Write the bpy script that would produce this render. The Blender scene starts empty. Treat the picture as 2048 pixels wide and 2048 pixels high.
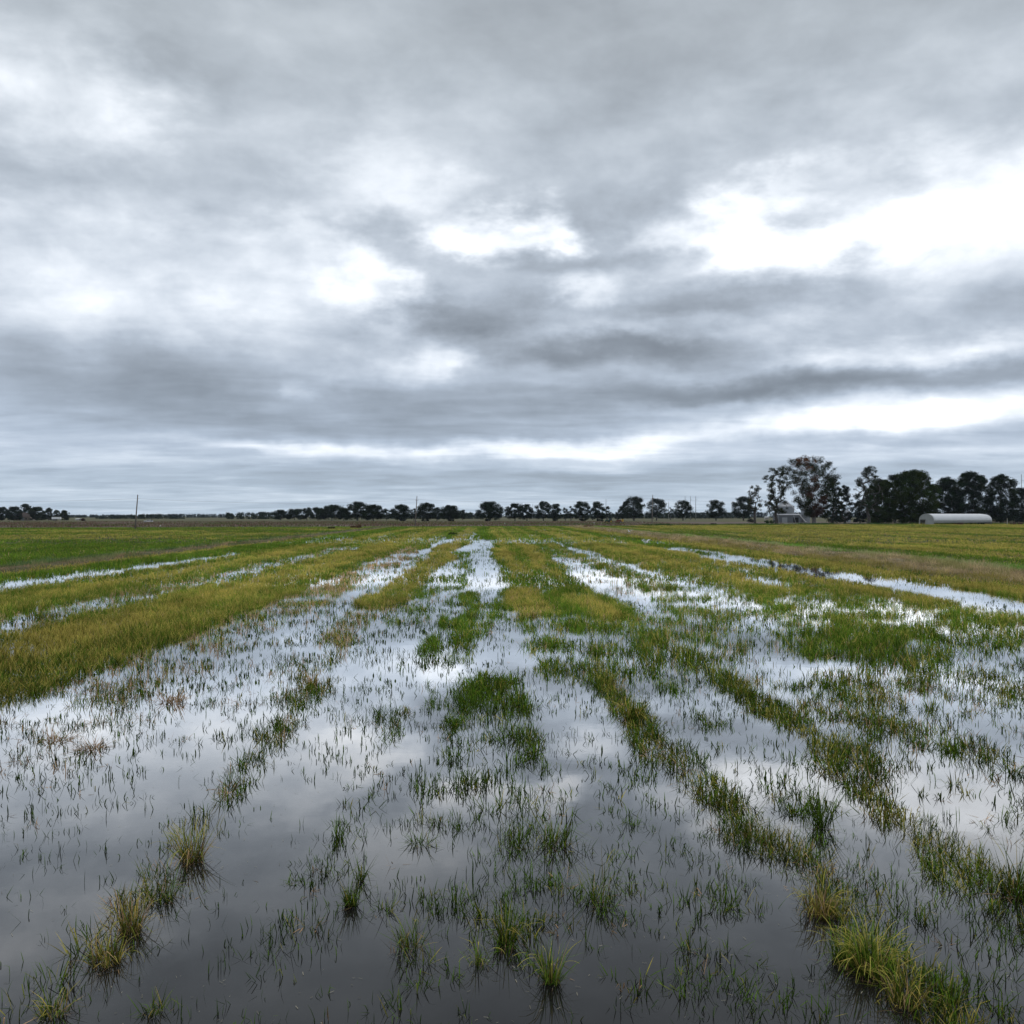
import bpy, math, random
import numpy as np
from math import radians, sin, cos, pi, atan, atan2, tan, sqrt

scene = bpy.context.scene
C = scene.collection
rng = np.random.default_rng(7)
random.seed(7)

# ------------------------------------------------------------------ camera
CH = 4.5            # eye height in metres
F = 1894.0          # focal length in photo pixels
YH = 1031.5         # horizon row of the photo
cam_d = bpy.data.cameras.new('camera')
cam = bpy.data.objects.new('camera', cam_d); C.objects.link(cam)
cam.location = (0, 0, CH)
cam.rotation_euler = (radians(90) + atan((YH - 1024) / F), 0, 0)
cam_d.sensor_fit = 'HORIZONTAL'
cam_d.angle = 2 * atan(1024 / F)
cam_d.clip_start = 0.1
cam_d.clip_end = 30000
scene.camera = cam

# ------------------------------------------------------------------ light
SUN_EL, SUN_AZ = radians(58), radians(20)
scene.view_settings.view_transform = 'Standard'
scene.view_settings.look = 'None'
scene.view_settings.exposure = 0.0
scene.view_settings.gamma = 1.0
sun_d = bpy.data.lights.new('sun', 'SUN')
sun_d.energy = 0.7
sun_d.angle = radians(20)
sun_d.color = (1.0, 0.97, 0.93)
sun = bpy.data.objects.new('sun', sun_d); C.objects.link(sun)
sun.rotation_euler = (radians(90) - SUN_EL, 0, pi - SUN_AZ)

def build_world():
    w = bpy.data.worlds.new('World'); scene.world = w
    w.use_nodes = True
    nt = w.node_tree; N = nt.nodes; L = nt.links
    N.clear()
    def mth(op, a, b=None, c=None, clamp=False):
        n = N.new('ShaderNodeMath'); n.operation = op; n.use_clamp = clamp
        for i, v in enumerate((a, b, c)):
            if v is None: continue
            if isinstance(v, (int, float)): n.inputs[i].default_value = v
            else: L.new(v, n.inputs[i])
        return n.outputs[0]
    tc = N.new('ShaderNodeTexCoord')
    sep = N.new('ShaderNodeSeparateXYZ'); L.new(tc.outputs['Generated'], sep.inputs[0])
    x, y, z = sep.outputs
    az = mth('ARCTAN2', x, y)
    r = mth('SQRT', mth('ADD', mth('MULTIPLY', x, x), mth('MULTIPLY', y, y)))
    t = mth('DIVIDE', z, mth('MAXIMUM', r, 0.02))
    tpos = mth('MAXIMUM', t, 0.0)
    # cloud deck seen in perspective
    zz = mth('ADD', mth('MAXIMUM', z, 0.0), 0.07)
    px = mth('DIVIDE', x, zz); py = mth('DIVIDE', y, zz)
    deck = N.new('ShaderNodeCombineXYZ'); L.new(px, deck.inputs[0]); L.new(py, deck.inputs[1])
    def noise(vec, scale, detail, rough, dist=0.0, off=(0, 0, 0), sc=(1, 1, 1)):
        m = N.new('ShaderNodeMapping'); L.new(vec, m.inputs[0])
        m.inputs['Location'].default_value = off; m.inputs['Scale'].default_value = sc
        n = N.new('ShaderNodeTexNoise'); n.noise_dimensions = '2D'
        n.inputs['Scale'].default_value = scale; n.inputs['Detail'].default_value = detail
        n.inputs['Roughness'].default_value = rough; n.inputs['Distortion'].default_value = dist
        L.new(m.outputs[0], n.inputs['Vector'])
        return n
    n1 = noise(deck.outputs[0], 0.9, 5, 0.52, 0.35, (3.1, 1.7, 0), (0.75, 1.0, 1)).outputs[0]
    n2 = noise(deck.outputs[0], 3.0, 4, 0.5, 0.3, (7.3, 4.2, 0), (0.7, 1.0, 1)).outputs[0]
    # warp of the cloud positions so that their outlines are ragged
    at = N.new('ShaderNodeCombineXYZ'); L.new(az, at.inputs[0]); L.new(t, at.inputs[1])
    wn = noise(at.outputs[0], 7.0, 5, 0.55, 0.0, (0.4, 2.2, 0), (1, 1.8, 1))
    wn2 = noise(at.outputs[0], 26.0, 4, 0.6, 0.0, (5.4, 1.2, 0), (1, 2.0, 1))
    def vm(op, a, b):
        n = N.new('ShaderNodeVectorMath'); n.operation = op
        for i, v in enumerate((a, b)):
            if isinstance(v, tuple): n.inputs[i].default_value = v
            else: L.new(v, n.inputs[i])
        return n.outputs[0]
    wv = vm('MULTIPLY', vm('SUBTRACT', wn.outputs['Color'], (0.5, 0.5, 0.5)), (0.20, 0.09, 0))
    wv2 = vm('MULTIPLY', vm('SUBTRACT', wn2.outputs['Color'], (0.5, 0.5, 0.5)), (0.035, 0.016, 0))
    # less displacement near the horizon, where the deck is foreshortened
    fall = mth('ADD', mth('MULTIPLY', mth('MINIMUM', tpos, 0.3), 3.0), 0.12)
    fv = N.new('ShaderNodeCombineXYZ'); L.new(fall, fv.inputs[1]); fv.inputs[0].default_value = 1.0
    wsum = vm('MULTIPLY', vm('ADD', wv, wv2), fv.outputs[0])
    P = vm('ADD', at.outputs[0], wsum)
    K = 2048 / 1932
    blobs = [  # bearing and height of each break (+) or dark bank (-) in the cloud
        (170,190,170,130,0,.32),(60,110,160,160,0,.16),(690,345,190,75,8,.26),(790,400,100,70,0,.18),(935,442,150,52,0,.46),
        (1035,425,80,42,0,.30),(600,480,230,70,-25,.30),(705,545,110,80,0,.18),(260,470,420,110,0,.16),(90,520,300,110,0,.06),(230,570,420,90,0,.10),
        (1390,420,230,105,0,.38),(1700,370,440,115,6,.38),(1620,465,330,80,0,.26),(1890,450,240,120,0,.25),(1480,350,150,40,8,.15),
        (1085,555,100,48,0,.26),(850,675,210,44,10,.30),(760,640,130,50,-20,.12),(1180,630,220,22,0,.16),(1730,665,230,40,3,.42),
        (1700,765,420,40,2,.34),(1560,805,300,30,0,.36),(1300,765,130,16,0,.2),(530,840,260,15,-3,.36),(900,850,420,20,2,.34),
        (1240,838,300,24,3,.42),(1880,790,200,40,0,.3),(612,742,60,24,0,.26),(330,610,330,50,0,.12),(420,560,180,50,0,.08),
        (1060,880,130,12,0,.2),(1500,860,500,18,0,.14),(300,865,400,14,0,.12),(1000,935,1500,14,0,.05),
        (870,610,230,62,0,-.34),(900,540,200,80,0,-.14),(1410,575,380,70,12,-.30),(1180,665,330,34,-2,-.30),(1650,700,420,28,3,-.32),
        (700,815,420,28,0,-.22),(250,715,460,75,0,-.22),(690,425,170,60,15,-.22),(1545,395,110,55,0,-.30),(1290,190,360,170,0,-.10),
        (330,110,480,110,0,-.12),(900,150,400,140,0,-.06),(1850,235,420,80,6,-.10),(1170,365,240,80,0,-.10),(1130,490,330,34,0,-.16),
        (1440,735,380,34,0,-.24),(950,760,560,50,0,-.18),(1800,812,260,28,0,-.24),(1850,600,200,60,0,-.14),(1400,350,1,1,0,0),
        (430,250,300,90,0,-.05),(80,340,250,60,0,-.10),(380,400,260,60,10,-.08),(1900,700,220,30,0,-.12),(1050,905,1100,36,0,-.15),(966,-60,1700,260,0,-.17),(1000,770,1500,110,0,-.08),
    ]
    acc = mth('MULTIPLY', mth('SUBTRACT', n1, 0.5), 0.50)
    acc = mth('ADD', acc, mth('MULTIPLY', mth('SUBTRACT', n2, 0.5), 0.24))
    n3 = noise(at.outputs[0], 10.0, 7, 0.58, 0.12, (2.7, 8.1, 0), (1, 1.5, 1)).outputs[0]
    n4 = noise(at.outputs[0], 5.0, 5, 0.55, 0.4, (9.7, 3.1, 0), (1, 1.6, 1)).outputs[0]
    hi = mth('MINIMUM', mth('MULTIPLY', tpos, 5.0), 1.0)
    hi = mth('MULTIPLY', hi, mth('SUBTRACT', 1.0, mth('MULTIPLY', mth('MULTIPLY', mth('SUBTRACT', tpos, 0.27), 4.0, clamp=True), 0.45)))
    acc = mth('ADD', acc, mth('MULTIPLY', hi, mth('MULTIPLY', mth('SUBTRACT', n3, 0.5), 0.56)))
    neg = acc; pos = None
    for (cx, cy, rx, ry, a, amp) in sorted(blobs, key=lambda q: q[5] > 0):
        if amp == 0: continue
        if amp > 0 and pos is None: pos = True; neg = acc; acc = 0.0
        u = (cx * K - 1024) / F; v = (YH - cy * K) / F
        A = atan(u); T = v * cos(A)
        m = N.new('ShaderNodeMapping'); m.vector_type = 'TEXTURE'
        L.new(P, m.inputs[0])
        m.inputs['Location'].default_value = (A, T, 0)
        m.inputs['Rotation'].default_value = (0, 0, radians(a))
        m.inputs['Scale'].default_value = (rx * K / F * 1.3, ry * K / F * 1.3, 1)
        g = N.new('ShaderNodeTexGradient'); g.gradient_type = 'SPHERICAL'
        L.new(m.outputs[0], g.inputs[0])
        mr = N.new('ShaderNodeMapRange'); mr.interpolation_type = 'SMOOTHSTEP'
        L.new(g.outputs[1], mr.inputs[0]); mr.inputs[4].default_value = amp * (1.0 if amp > 0 else 1.15)
        acc = mth('ADD', acc, mr.outputs[0])
    # wisps of grey cross the breaks
    acc = mth('ADD', neg, mth('MULTIPLY', acc, mth('MULTIPLY_ADD', n4, 1.9, 0.08)))
    # the brightness of the deck follows its thickness exponentially
    lum = mth('MULTIPLY', mth('POWER', 2.718, mth('MULTIPLY', acc, 1.6)), 0.655)
    lum = mth('MULTIPLY', mth('TANH', mth('DIVIDE', lum, 1.9)), 1.9)      # thin cloud never gets brighter than this
    # colour: bluish towards the horizon, near neutral above
    cr = N.new('ShaderNodeValToRGB'); L.new(mth('MULTIPLY', tpos, 2.0, clamp=True), cr.inputs[0])
    e = cr.color_ramp.elements
    e[0].position = 0.0; e[0].color = (0.80, 1.0, 1.22, 1)
    e[1].position = 1.0; e[1].color = (0.885, 0.975, 1.06, 1)
    k = cr.color_ramp.elements.new(0.14); k.color = (0.80, 0.955, 1.19, 1)
    k = cr.color_ramp.elements.new(0.34); k.color = (0.84, 0.955, 1.12, 1)
    cm = N.new('ShaderNodeVectorMath'); cm.operation = 'SCALE'
    tm = N.new('ShaderNodeMix'); tm.data_type = 'RGBA'; L.new(mth('MULTIPLY', mth('SUBTRACT', lum, 0.55), 1.6, clamp=True), tm.inputs[0])
    L.new(cr.outputs[0], tm.inputs[6]); tm.inputs[7].default_value = (0.955, 0.99, 1.035, 1)
    L.new(tm.outputs[2], cm.inputs[0]); L.new(mth('MULTIPLY', lum, 10.0), cm.inputs['Scale'])
    sky = N.new('ShaderNodeTexSky'); sky.sky_type = 'NISHITA'; sky.sun_disc = False
    sky.sun_elevation = SUN_EL; sky.sun_rotation = SUN_AZ
    mix = N.new('ShaderNodeMix'); mix.data_type = 'RGBA'; mix.inputs[0].default_value = 0.94
    L.new(sky.outputs[0], mix.inputs[6]); L.new(cm.outputs[0], mix.inputs[7])
    bg = N.new('ShaderNodeBackground'); bg.inputs[1].default_value = 0.1
    L.new(mix.outputs[2], bg.inputs[0])
    out = N.new('ShaderNodeOutputWorld'); L.new(bg.outputs[0], out.inputs[0])
    w.cycles.sampling_method = 'MANUAL'; w.cycles.sample_map_resolution = 512
build_world()
scene.cycles.max_bounces = 6
scene.cycles.diffuse_bounces = 2
scene.cycles.glossy_bounces = 3
scene.cycles.transparent_max_bounces = 4
scene.cycles.volume_bounces = 0
scene.cycles.sample_clamp_indirect = 4

# ------------------------------------------------------------------ helpers
def tag(o, label=None, cat=None, group=None, kind=None):
    if label: o['label'] = label
    if cat: o['category'] = cat
    if group: o['group'] = group
    if kind: o['kind'] = kind
    return o

def empty(name, loc=(0, 0, 0), rz=0, label=None, cat=None, group=None):
    o = bpy.data.objects.new(name, None); C.objects.link(o)
    o.location = loc; o.rotation_euler = (0, 0, rz)
    return tag(o, label, cat, group)

def mesh_np(name, V, Q, mat, parent=None, col=None, smooth=False):
    """V (n,3), Q (m,4) or (m,3) or a list of such arrays"""
    V = np.asarray(V, np.float32).reshape(-1, 3)
    Qs = Q if isinstance(Q, list) else [Q]
    Qs = [np.asarray(q, np.int32) for q in Qs if len(q)]
    me = bpy.data.meshes.new(name)
    me.vertices.add(len(V)); me.vertices.foreach_set('co', V.ravel())
    loops = np.concatenate([q.ravel() for q in Qs])
    cnt = np.concatenate([np.full(len(q), q.shape[1], np.int32) for q in Qs])
    st = np.concatenate([[0], np.cumsum(cnt)[:-1]]).astype(np.int32)
    me.loops.add(len(loops)); me.loops.foreach_set('vertex_index', loops)
    me.polygons.add(len(cnt)); me.polygons.foreach_set('loop_start', st)
    if smooth: me.polygons.foreach_set('use_smooth', np.ones(len(cnt), bool))
    me.update(calc_edges=True)
    if col is not None:
        a = me.color_attributes.new('Col', 'FLOAT_COLOR', 'POINT')
        c = np.ones((len(V), 4), np.float32); c[:, :3] = np.asarray(col, np.float32).reshape(-1, 3)
        a.data.foreach_set('color', c.ravel())
    if mat: me.materials.append(mat)
    o = bpy.data.objects.new(name, me); C.objects.link(o)
    if parent: o.parent = parent
    return o

class MB:
    def __init__(s): s.v = []; s.f = []
    def add(s, vs, fs):
        n = len(s.v); s.v += [tuple(p) for p in vs]; s.f += [tuple(i + n for i in f) for f in fs]; return s
    def box(s, c, d, rz=0, taper=1.0, tx=0.0):
        cx, cy, cz = c; dx, dy, dz = (k / 2 for k in d)
        vs = []
        for z in (-1, 1):
            k = taper if z > 0 else 1.0
            for (a, b) in ((-1, -1), (1, -1), (1, 1), (-1, 1)):
                x, y = a * dx * k + (tx if z > 0 else 0), b * dy * k
                vs.append((cx + x * cos(rz) - y * sin(rz), cy + x * sin(rz) + y * cos(rz), cz + z * dz))
        return s.add(vs, [(3, 2, 1, 0), (4, 5, 6, 7), (0, 1, 5, 4), (1, 2, 6, 5), (2, 3, 7, 6), (3, 0, 4, 7)])
    def tube(s, pts, rad, n=8, caps=True):
        pts = [np.array(p, float) for p in pts]
        if isinstance(rad, (int, float)): rad = [rad] * len(pts)
        base = len(s.v); 
        for i, p in enumerate(pts):
            d = pts[min(i + 1, len(pts) - 1)] - pts[max(i - 1, 0)]; d /= (np.linalg.norm(d) + 1e-9)
            a = np.array((0, 0, 1.)) if abs(d[2]) < .9 else np.array((1., 0, 0))
            u = np.cross(d, a); u /= np.linalg.norm(u); w = np.cross(d, u)
            for k in range(n):
                t = 2 * pi * k / n
                s.v.append(tuple(p + rad[i] * (cos(t) * u + sin(t) * w)))
        for i in range(len(pts) - 1):
            for k in range(n):
                a = base + i * n + k; b = base + i * n + (k + 1) % n
                s.f.append((a, b, b + n, a + n))
        if caps:
            s.f.append(tuple(base + k for k in range(n))[::-1]); e = base + (len(pts) - 1) * n
            s.f.append(tuple(e + k for k in range(n)))
        return s
    def prism(s, outline, y0, y1):   # outline in x,z ; extruded along y
        n = len(outline)
        vs = [(x, y0, z) for x, z in outline] + [(x, y1, z) for x, z in outline]
        fs = [tuple(range(n))[::-1], tuple(range(n, 2 * n))] + [(i, (i + 1) % n, n + (i + 1) % n, n + i) for i in range(n)]
        return s.add(vs, fs)
    def build(s, name, mat, parent=None, smooth=False, bevel=0.0):
        me = bpy.data.meshes.new(name); me.from_pydata(s.v, [], s.f); me.validate()
        if smooth:
            for p in me.polygons: p.use_smooth = True
        me.materials.append(mat)
        o = bpy.data.objects.new(name, me); C.objects.link(o)
        if parent: o.parent = parent
        if bevel:
            m = o.modifiers.new('bevel', 'BEVEL'); m.width = bevel; m.segments = 2; m.limit_method = 'ANGLE'
        return o

def mat_simple(name, col, rough=0.7, metal=0.0, var=0.25, scale=4.0, spec=0.3, bump=0.0):
    m = bpy.data.materials.new(name); m.use_nodes = True
    nt = m.node_tree; b = nt.nodes['Principled BSDF']
    tc = nt.nodes.new('ShaderNodeTexCoord')
    n = nt.nodes.new('ShaderNodeTexNoise'); n.inputs['Scale'].default_value = scale; n.inputs['Detail'].default_value = 5
    nt.links.new(tc.outputs['Object'], n.inputs['Vector'])
    mr = nt.nodes.new('ShaderNodeMapRange'); mr.inputs[1].default_value = 0.25; mr.inputs[2].default_value = 0.75
    mr.inputs[3].default_value = 1 - var; mr.inputs[4].default_value = 1 + var
    nt.links.new(n.outputs[0], mr.inputs[0])
    v = nt.nodes.new('ShaderNodeVectorMath'); v.operation = 'SCALE'; v.inputs[0].default_value = col
    nt.links.new(mr.outputs[0], v.inputs['Scale']); nt.links.new(v.outputs[0], b.inputs['Base Color'])
    b.inputs['Roughness'].default_value = rough; b.inputs['Metallic'].default_value = metal
    b.inputs['Specular IOR Level'].default_value = spec
    return m

def mat_leaf(name, trans=0.25, gain=1.0):
    m = bpy.data.materials.new(name); m.use_nodes = True
    nt = m.node_tree; nt.nodes.clear()
    a = nt.nodes.new('ShaderNodeAttribute'); a.attribute_name = 'Col'
    d = nt.nodes.new('ShaderNodeBsdfDiffuse'); t = nt.nodes.new('ShaderNodeBsdfTranslucent')
    g = nt.nodes.new('ShaderNodeVectorMath'); g.operation = 'SCALE'; g.inputs['Scale'].default_value = gain
    nt.links.new(a.outputs['Color'], g.inputs[0])
    nt.links.new(g.outputs[0], d.inputs[0]); nt.links.new(g.outputs[0], t.inputs[0])
    mx = nt.nodes.new('ShaderNodeMixShader'); mx.inputs[0].default_value = trans
    nt.links.new(d.outputs[0], mx.inputs[1]); nt.links.new(t.outputs[0], mx.inputs[2])
    o = nt.nodes.new('ShaderNodeOutputMaterial'); nt.links.new(mx.outputs[0], o.inputs[0])
    return m

def mat_ground(name, cols, scale, stretch=(1, 1, 1), rough=0.95, rot=0.0):
    m = bpy.data.materials.new(name); m.use_nodes = True
    nt = m.node_tree; b = nt.nodes['Principled BSDF']
    tc = nt.nodes.new('ShaderNodeTexCoord'); mp = nt.nodes.new('ShaderNodeMapping')
    mp.inputs['Scale'].default_value = stretch; mp.inputs['Rotation'].default_value = (0, 0, rot)
    nt.links.new(tc.outputs['Object'], mp.inputs[0])
    n = nt.nodes.new('ShaderNodeTexNoise'); n.inputs['Scale'].default_value = scale; n.inputs['Detail'].default_value = 8
    n.inputs['Roughness'].default_value = 0.65
    nt.links.new(mp.outputs[0], n.inputs['Vector'])
    cr = nt.nodes.new('ShaderNodeValToRGB'); el = cr.color_ramp.elements
    el[0].position = 0.32; el[0].color = (*cols[0], 1); el[1].position = 0.68; el[1].color = (*cols[-1], 1)
    for i, c in enumerate(cols[1:-1]):
        k = el.new(0.32 + 0.36 * (i + 1) / (len(cols) - 1)); k.color = (*c, 1)
    nt.links.new(n.outputs[0], cr.inputs[0]); nt.links.new(cr.outputs[0], b.inputs['Base Color'])
    b.inputs['Roughness'].default_value = rough; b.inputs['Specular IOR Level'].default_value = 0.1
    return m

# value noise for laying plants out on the ground
class VN:
    def __init__(s, seed, n=256): s.g = np.random.default_rng(seed).random((n, n)).astype(np.float32); s.n = n
    def __call__(s, x, y):
        x = np.asarray(x); y = np.asarray(y)
        ix = np.floor(x).astype(int); iy = np.floor(y).astype(int)
        fx = x - ix; fy = y - iy; fx = fx * fx * (3 - 2 * fx); fy = fy * fy * (3 - 2 * fy)
        n = s.n; a = s.g[ix % n, iy % n]; b = s.g[(ix + 1) % n, iy % n]; c = s.g[ix % n, (iy + 1) % n]; d = s.g[(ix + 1) % n, (iy + 1) % n]
        return (a * (1 - fx) + b * fx) * (1 - fy) + (c * (1 - fx) + d * fx) * fy
    def f(s, x, y, o=3):
        r = 0; a = 0.5; t = 0
        for i in range(o):
            r = r + a * s(x * 2 ** i + 17 * i, y * 2 ** i + 5 * i); t += a; a *= 0.55
        return r / t
na, nb, nc, nd_ = VN(1), VN(2), VN(3), VN(4)

def gx(x, Y): return (x - 1024) / F * Y                    # bearing of a photo column at distance Y
def gY(y, z=0.0): return (CH - z) * F / (y - YH)            # distance of a ground row
def S_of(X, Y): return X + 0.0285 * Y                      # offset across the drill rows
def X_of(s, Y): return s - 0.0285 * Y
def sstep(a, b, x): 
    t = np.clip((x - a) / (b - a), 0, 1); return t * t * (3 - 2 * t)

def edgeY(X): return 400 + 0.30 * np.minimum(X, 0) + 0.42 * np.clip(X, 0, 250)

# ------------------------------------------------------------------ setting
M_ground = mat_ground('ground_soil', [(.055, .045, .028), (.075, .080, .028), (.10, .105, .035)], 0.05)
M_pasture = mat_ground('pasture', [(.06, .065, .03), (.13, .12, .065), (.09, .10, .04)], 0.012, (0.25, 1.6, 1))
M_brown = mat_ground('brown_soil', [(.075, .050, .040), (.13, .095, .075), (.19, .155, .12), (.09, .08, .045)], 0.03, (0.12, 1.6, 1))
M_gravel = mat_ground('gravel', [(.28, .27, .24), (.36, .34, .31), (.42, .40, .37)], 0.3)

def sheet(name, pts, z, mat):
    m = MB(); m.add([(x, y, z) for x, y in pts], [tuple(range(len(pts)))])
    return tag(m.build(name, mat), kind='structure')
sheet('ground', [(-9000, -400), (9000, -400), (9000, 9000), (-9000, 9000)], -0.03, M_ground)
sheet('pasture', [(-2500, 700), (2500, 700), (2500, 2700), (-2500, 2700)], -0.012, M_pasture)
sheet('fallow_field', [(-700, 190), (0, 398), (90, 436), (250, 505), (560, 505), (560, 706), (-700, 706)], 0.0, M_brown)
sheet('gravel_yard', [(146, 508), (214, 512), (226, 560), (160, 560)], 0.03, M_gravel)

def mat_water():
    m = bpy.data.materials.new('paddy_water'); m.use_nodes = True
    nt = m.node_tree; N = nt.nodes; L = nt.links; N.clear()
    geo = N.new('ShaderNodeNewGeometry')
    n1 = N.new('ShaderNodeTexNoise'); n1.inputs['Scale'].default_value = 1.6; n1.inputs['Detail'].default_value = 3
    L.new(geo.outputs['Position'], n1.inputs['Vector'])
    bp = N.new('ShaderNodeBump'); bp.inputs['Strength'].default_value = 0.012; bp.inputs['Distance'].default_value = 0.05
    L.new(n1.outputs[0], bp.inputs['Height'])
    fr = N.new('ShaderNodeFresnel'); fr.inputs['IOR'].default_value = 1.33; L.new(bp.outputs[0], fr.inputs['Normal'])
    k0 = N.new('ShaderNodeMath'); k0.operation = 'MULTIPLY'
    L.new(fr.outputs[0], k0.inputs[0]); k0.inputs[1].default_value = 2.85
    k = N.new('ShaderNodeMath'); k.operation = 'POWER'; k.use_clamp = True
    L.new(k0.outputs[0], k.inputs[0]); k.inputs[1].default_value = 1.45
    n2 = N.new('ShaderNodeTexNoise'); n2.inputs['Scale'].default_value = 0.5; n2.inputs['Detail'].default_value = 6
    L.new(geo.outputs['Position'], n2.inputs['Vector'])
    cr = N.new('ShaderNodeValToRGB'); el = cr.color_ramp.elements
    el[0].position = .3; el[0].color = (.009, .008, .008, 1); el[1].position = .7; el[1].color = (.018, .0165, .016, 1)
    L.new(n2.outputs[0], cr.inputs[0])
    df = N.new('ShaderNodeBsdfDiffuse'); L.new(cr.outputs[0], df.inputs[0])
    gl = N.new('ShaderNodeBsdfGlossy'); gl.inputs['Roughness'].default_value = 0.015; gl.inputs['Color'].default_value = (1, 1, 1, 1)
    L.new(bp.outputs[0], gl.inputs['Normal'])
    mx = N.new('ShaderNodeMixShader'); L.new(k.outputs[0], mx.inputs[0]); L.new(df.outputs[0], mx.inputs[1]); L.new(gl.outputs[0], mx.inputs[2])
    o = N.new('ShaderNodeOutputMaterial'); L.new(mx.outputs[0], o.inputs[0])
    return m
wp = [(X_of(-37.5, y), y) for y in (-30, 200, 372)] + [(X_of(38, y), y) for y in (395, 200, -30)]
sheet('water', wp[::-1], 0.012, mat_water())

def levee(s0, s1, hgt, mat, Y0=-20, Y1=380):
    ny, ns = 260, 9
    ys = Y0 + (Y1 - Y0) * np.linspace(0, 1, ny) ** 1.5
    V = []
    for yy in ys:
        for k in range(ns):
            u = k / (ns - 1); s = s0 + (s1 - s0) * u
            z = hgt * sin(pi * u) ** 0.7 * (0.8 + 0.4 * float(na(yy * .3, u * 3 + s0))) if 0 < k < ns - 1 else -0.02
            V.append((X_of(s + 0.25 * float(nb(yy * .15, s0)) , yy), yy, z))
    Q = [(i * ns + k, i * ns + k + 1, (i + 1) * ns + k + 1, (i + 1) * ns + k) for i in range(ny - 1) for k in range(ns - 1)]
    return tag(mesh_np('levee', V, np.array(Q), mat, smooth=True), kind='structure')
M_lev1 = mat_ground('levee_soil_left', [(.07, .07, .035), (.12, .11, .055), (.17, .13, .08)], 0.6)
M_lev2 = mat_ground('levee_soil_right', [(.10, .09, .04), (.22, .18, .11), (.33, .28, .18)], 0.8)
levee(-40, -36.6, .38, M_lev1)
levee(33.5, 43.5, .45, M_lev2)

# ------------------------------------------------------------------ rice: blade ribbons
M_rice = mat_leaf('rice_leaf', 0.28, 1.45)

def blades(bx, by, bz, h, w, az, lean, bend, seg, cb, ct, fold=None, head=False):
    """ribbons; all arrays (n,), cb/ct base and tip colours (n,3). Returns V,Q,Col"""
    n = len(bx)
    pos = np.stack([bx, by, bz], 1).astype(np.float64)
    dx, dy = np.cos(az), np.sin(az)
    tw = az + pi / 2 + rng.normal(0, .5, n)
    wx, wy = np.cos(tw), np.sin(tw)
    V = np.empty((n, seg + 1, 2, 3), np.float32); Cc = np.empty((n, seg + 1, 2, 3), np.float32)
    for i in range(seg + 1):
        t = i / seg
        if head: ww = w * (0.35 + (1.0 if t > .55 else 0.0) * (1.4 - 0.9 * (t - .55) / .45))
        else: ww = w * (0.75 + 0.5 * t if t < .4 else max(0.06, (1 - (t - .4) / .6) ** .8 * .95))
        V[:, i, 0, 0] = pos[:, 0] - wx * ww / 2; V[:, i, 0, 1] = pos[:, 1] - wy * ww / 2; V[:, i, 0, 2] = pos[:, 2]
        V[:, i, 1, 0] = pos[:, 0] + wx * ww / 2; V[:, i, 1, 1] = pos[:, 1] + wy * ww / 2; V[:, i, 1, 2] = pos[:, 2]
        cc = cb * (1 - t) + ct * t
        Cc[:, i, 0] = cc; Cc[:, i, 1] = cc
        if i < seg:
            tm = (i + .5) / seg
            th = lean + bend * tm ** 1.6
            if fold is not None: th = th + np.where(tm > .55, fold, 0)
            L = h / seg
            pos[:, 0] += L * np.sin(th) * dx; pos[:, 1] += L * np.sin(th) * dy; pos[:, 2] += L * np.cos(th)
            pos[:, 2] = np.maximum(pos[:, 2], 0.016)
    base = (np.arange(n) * (seg + 1) * 2)[:, None] + (np.arange(seg) * 2)[None, :]
    Q = np.stack([base, base + 1, base + 3, base + 2], -1).reshape(-1, 4)
    return V.reshape(-1, 3), Q, Cc.reshape(-1, 3)

def merge(parts):
    V = []; Q = []; K = []; o = 0
    for v, q, c in parts:
        V.append(v); Q.append(q + o); K.append(c); o += len(v)
    return np.concatenate(V), np.concatenate(Q), np.concatenate(K)

GREEN = np.array((.115, .205, .018)); GREEN2 = np.array((.068, .125, .020)); GOLD = np.array((.44, .33, .085))
OLIVE = np.array((.19, .215, .035)); STRAW = np.array((.48, .31, .17)); DARK = np.array((.020, .034, .012))

INF = 9999
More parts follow.
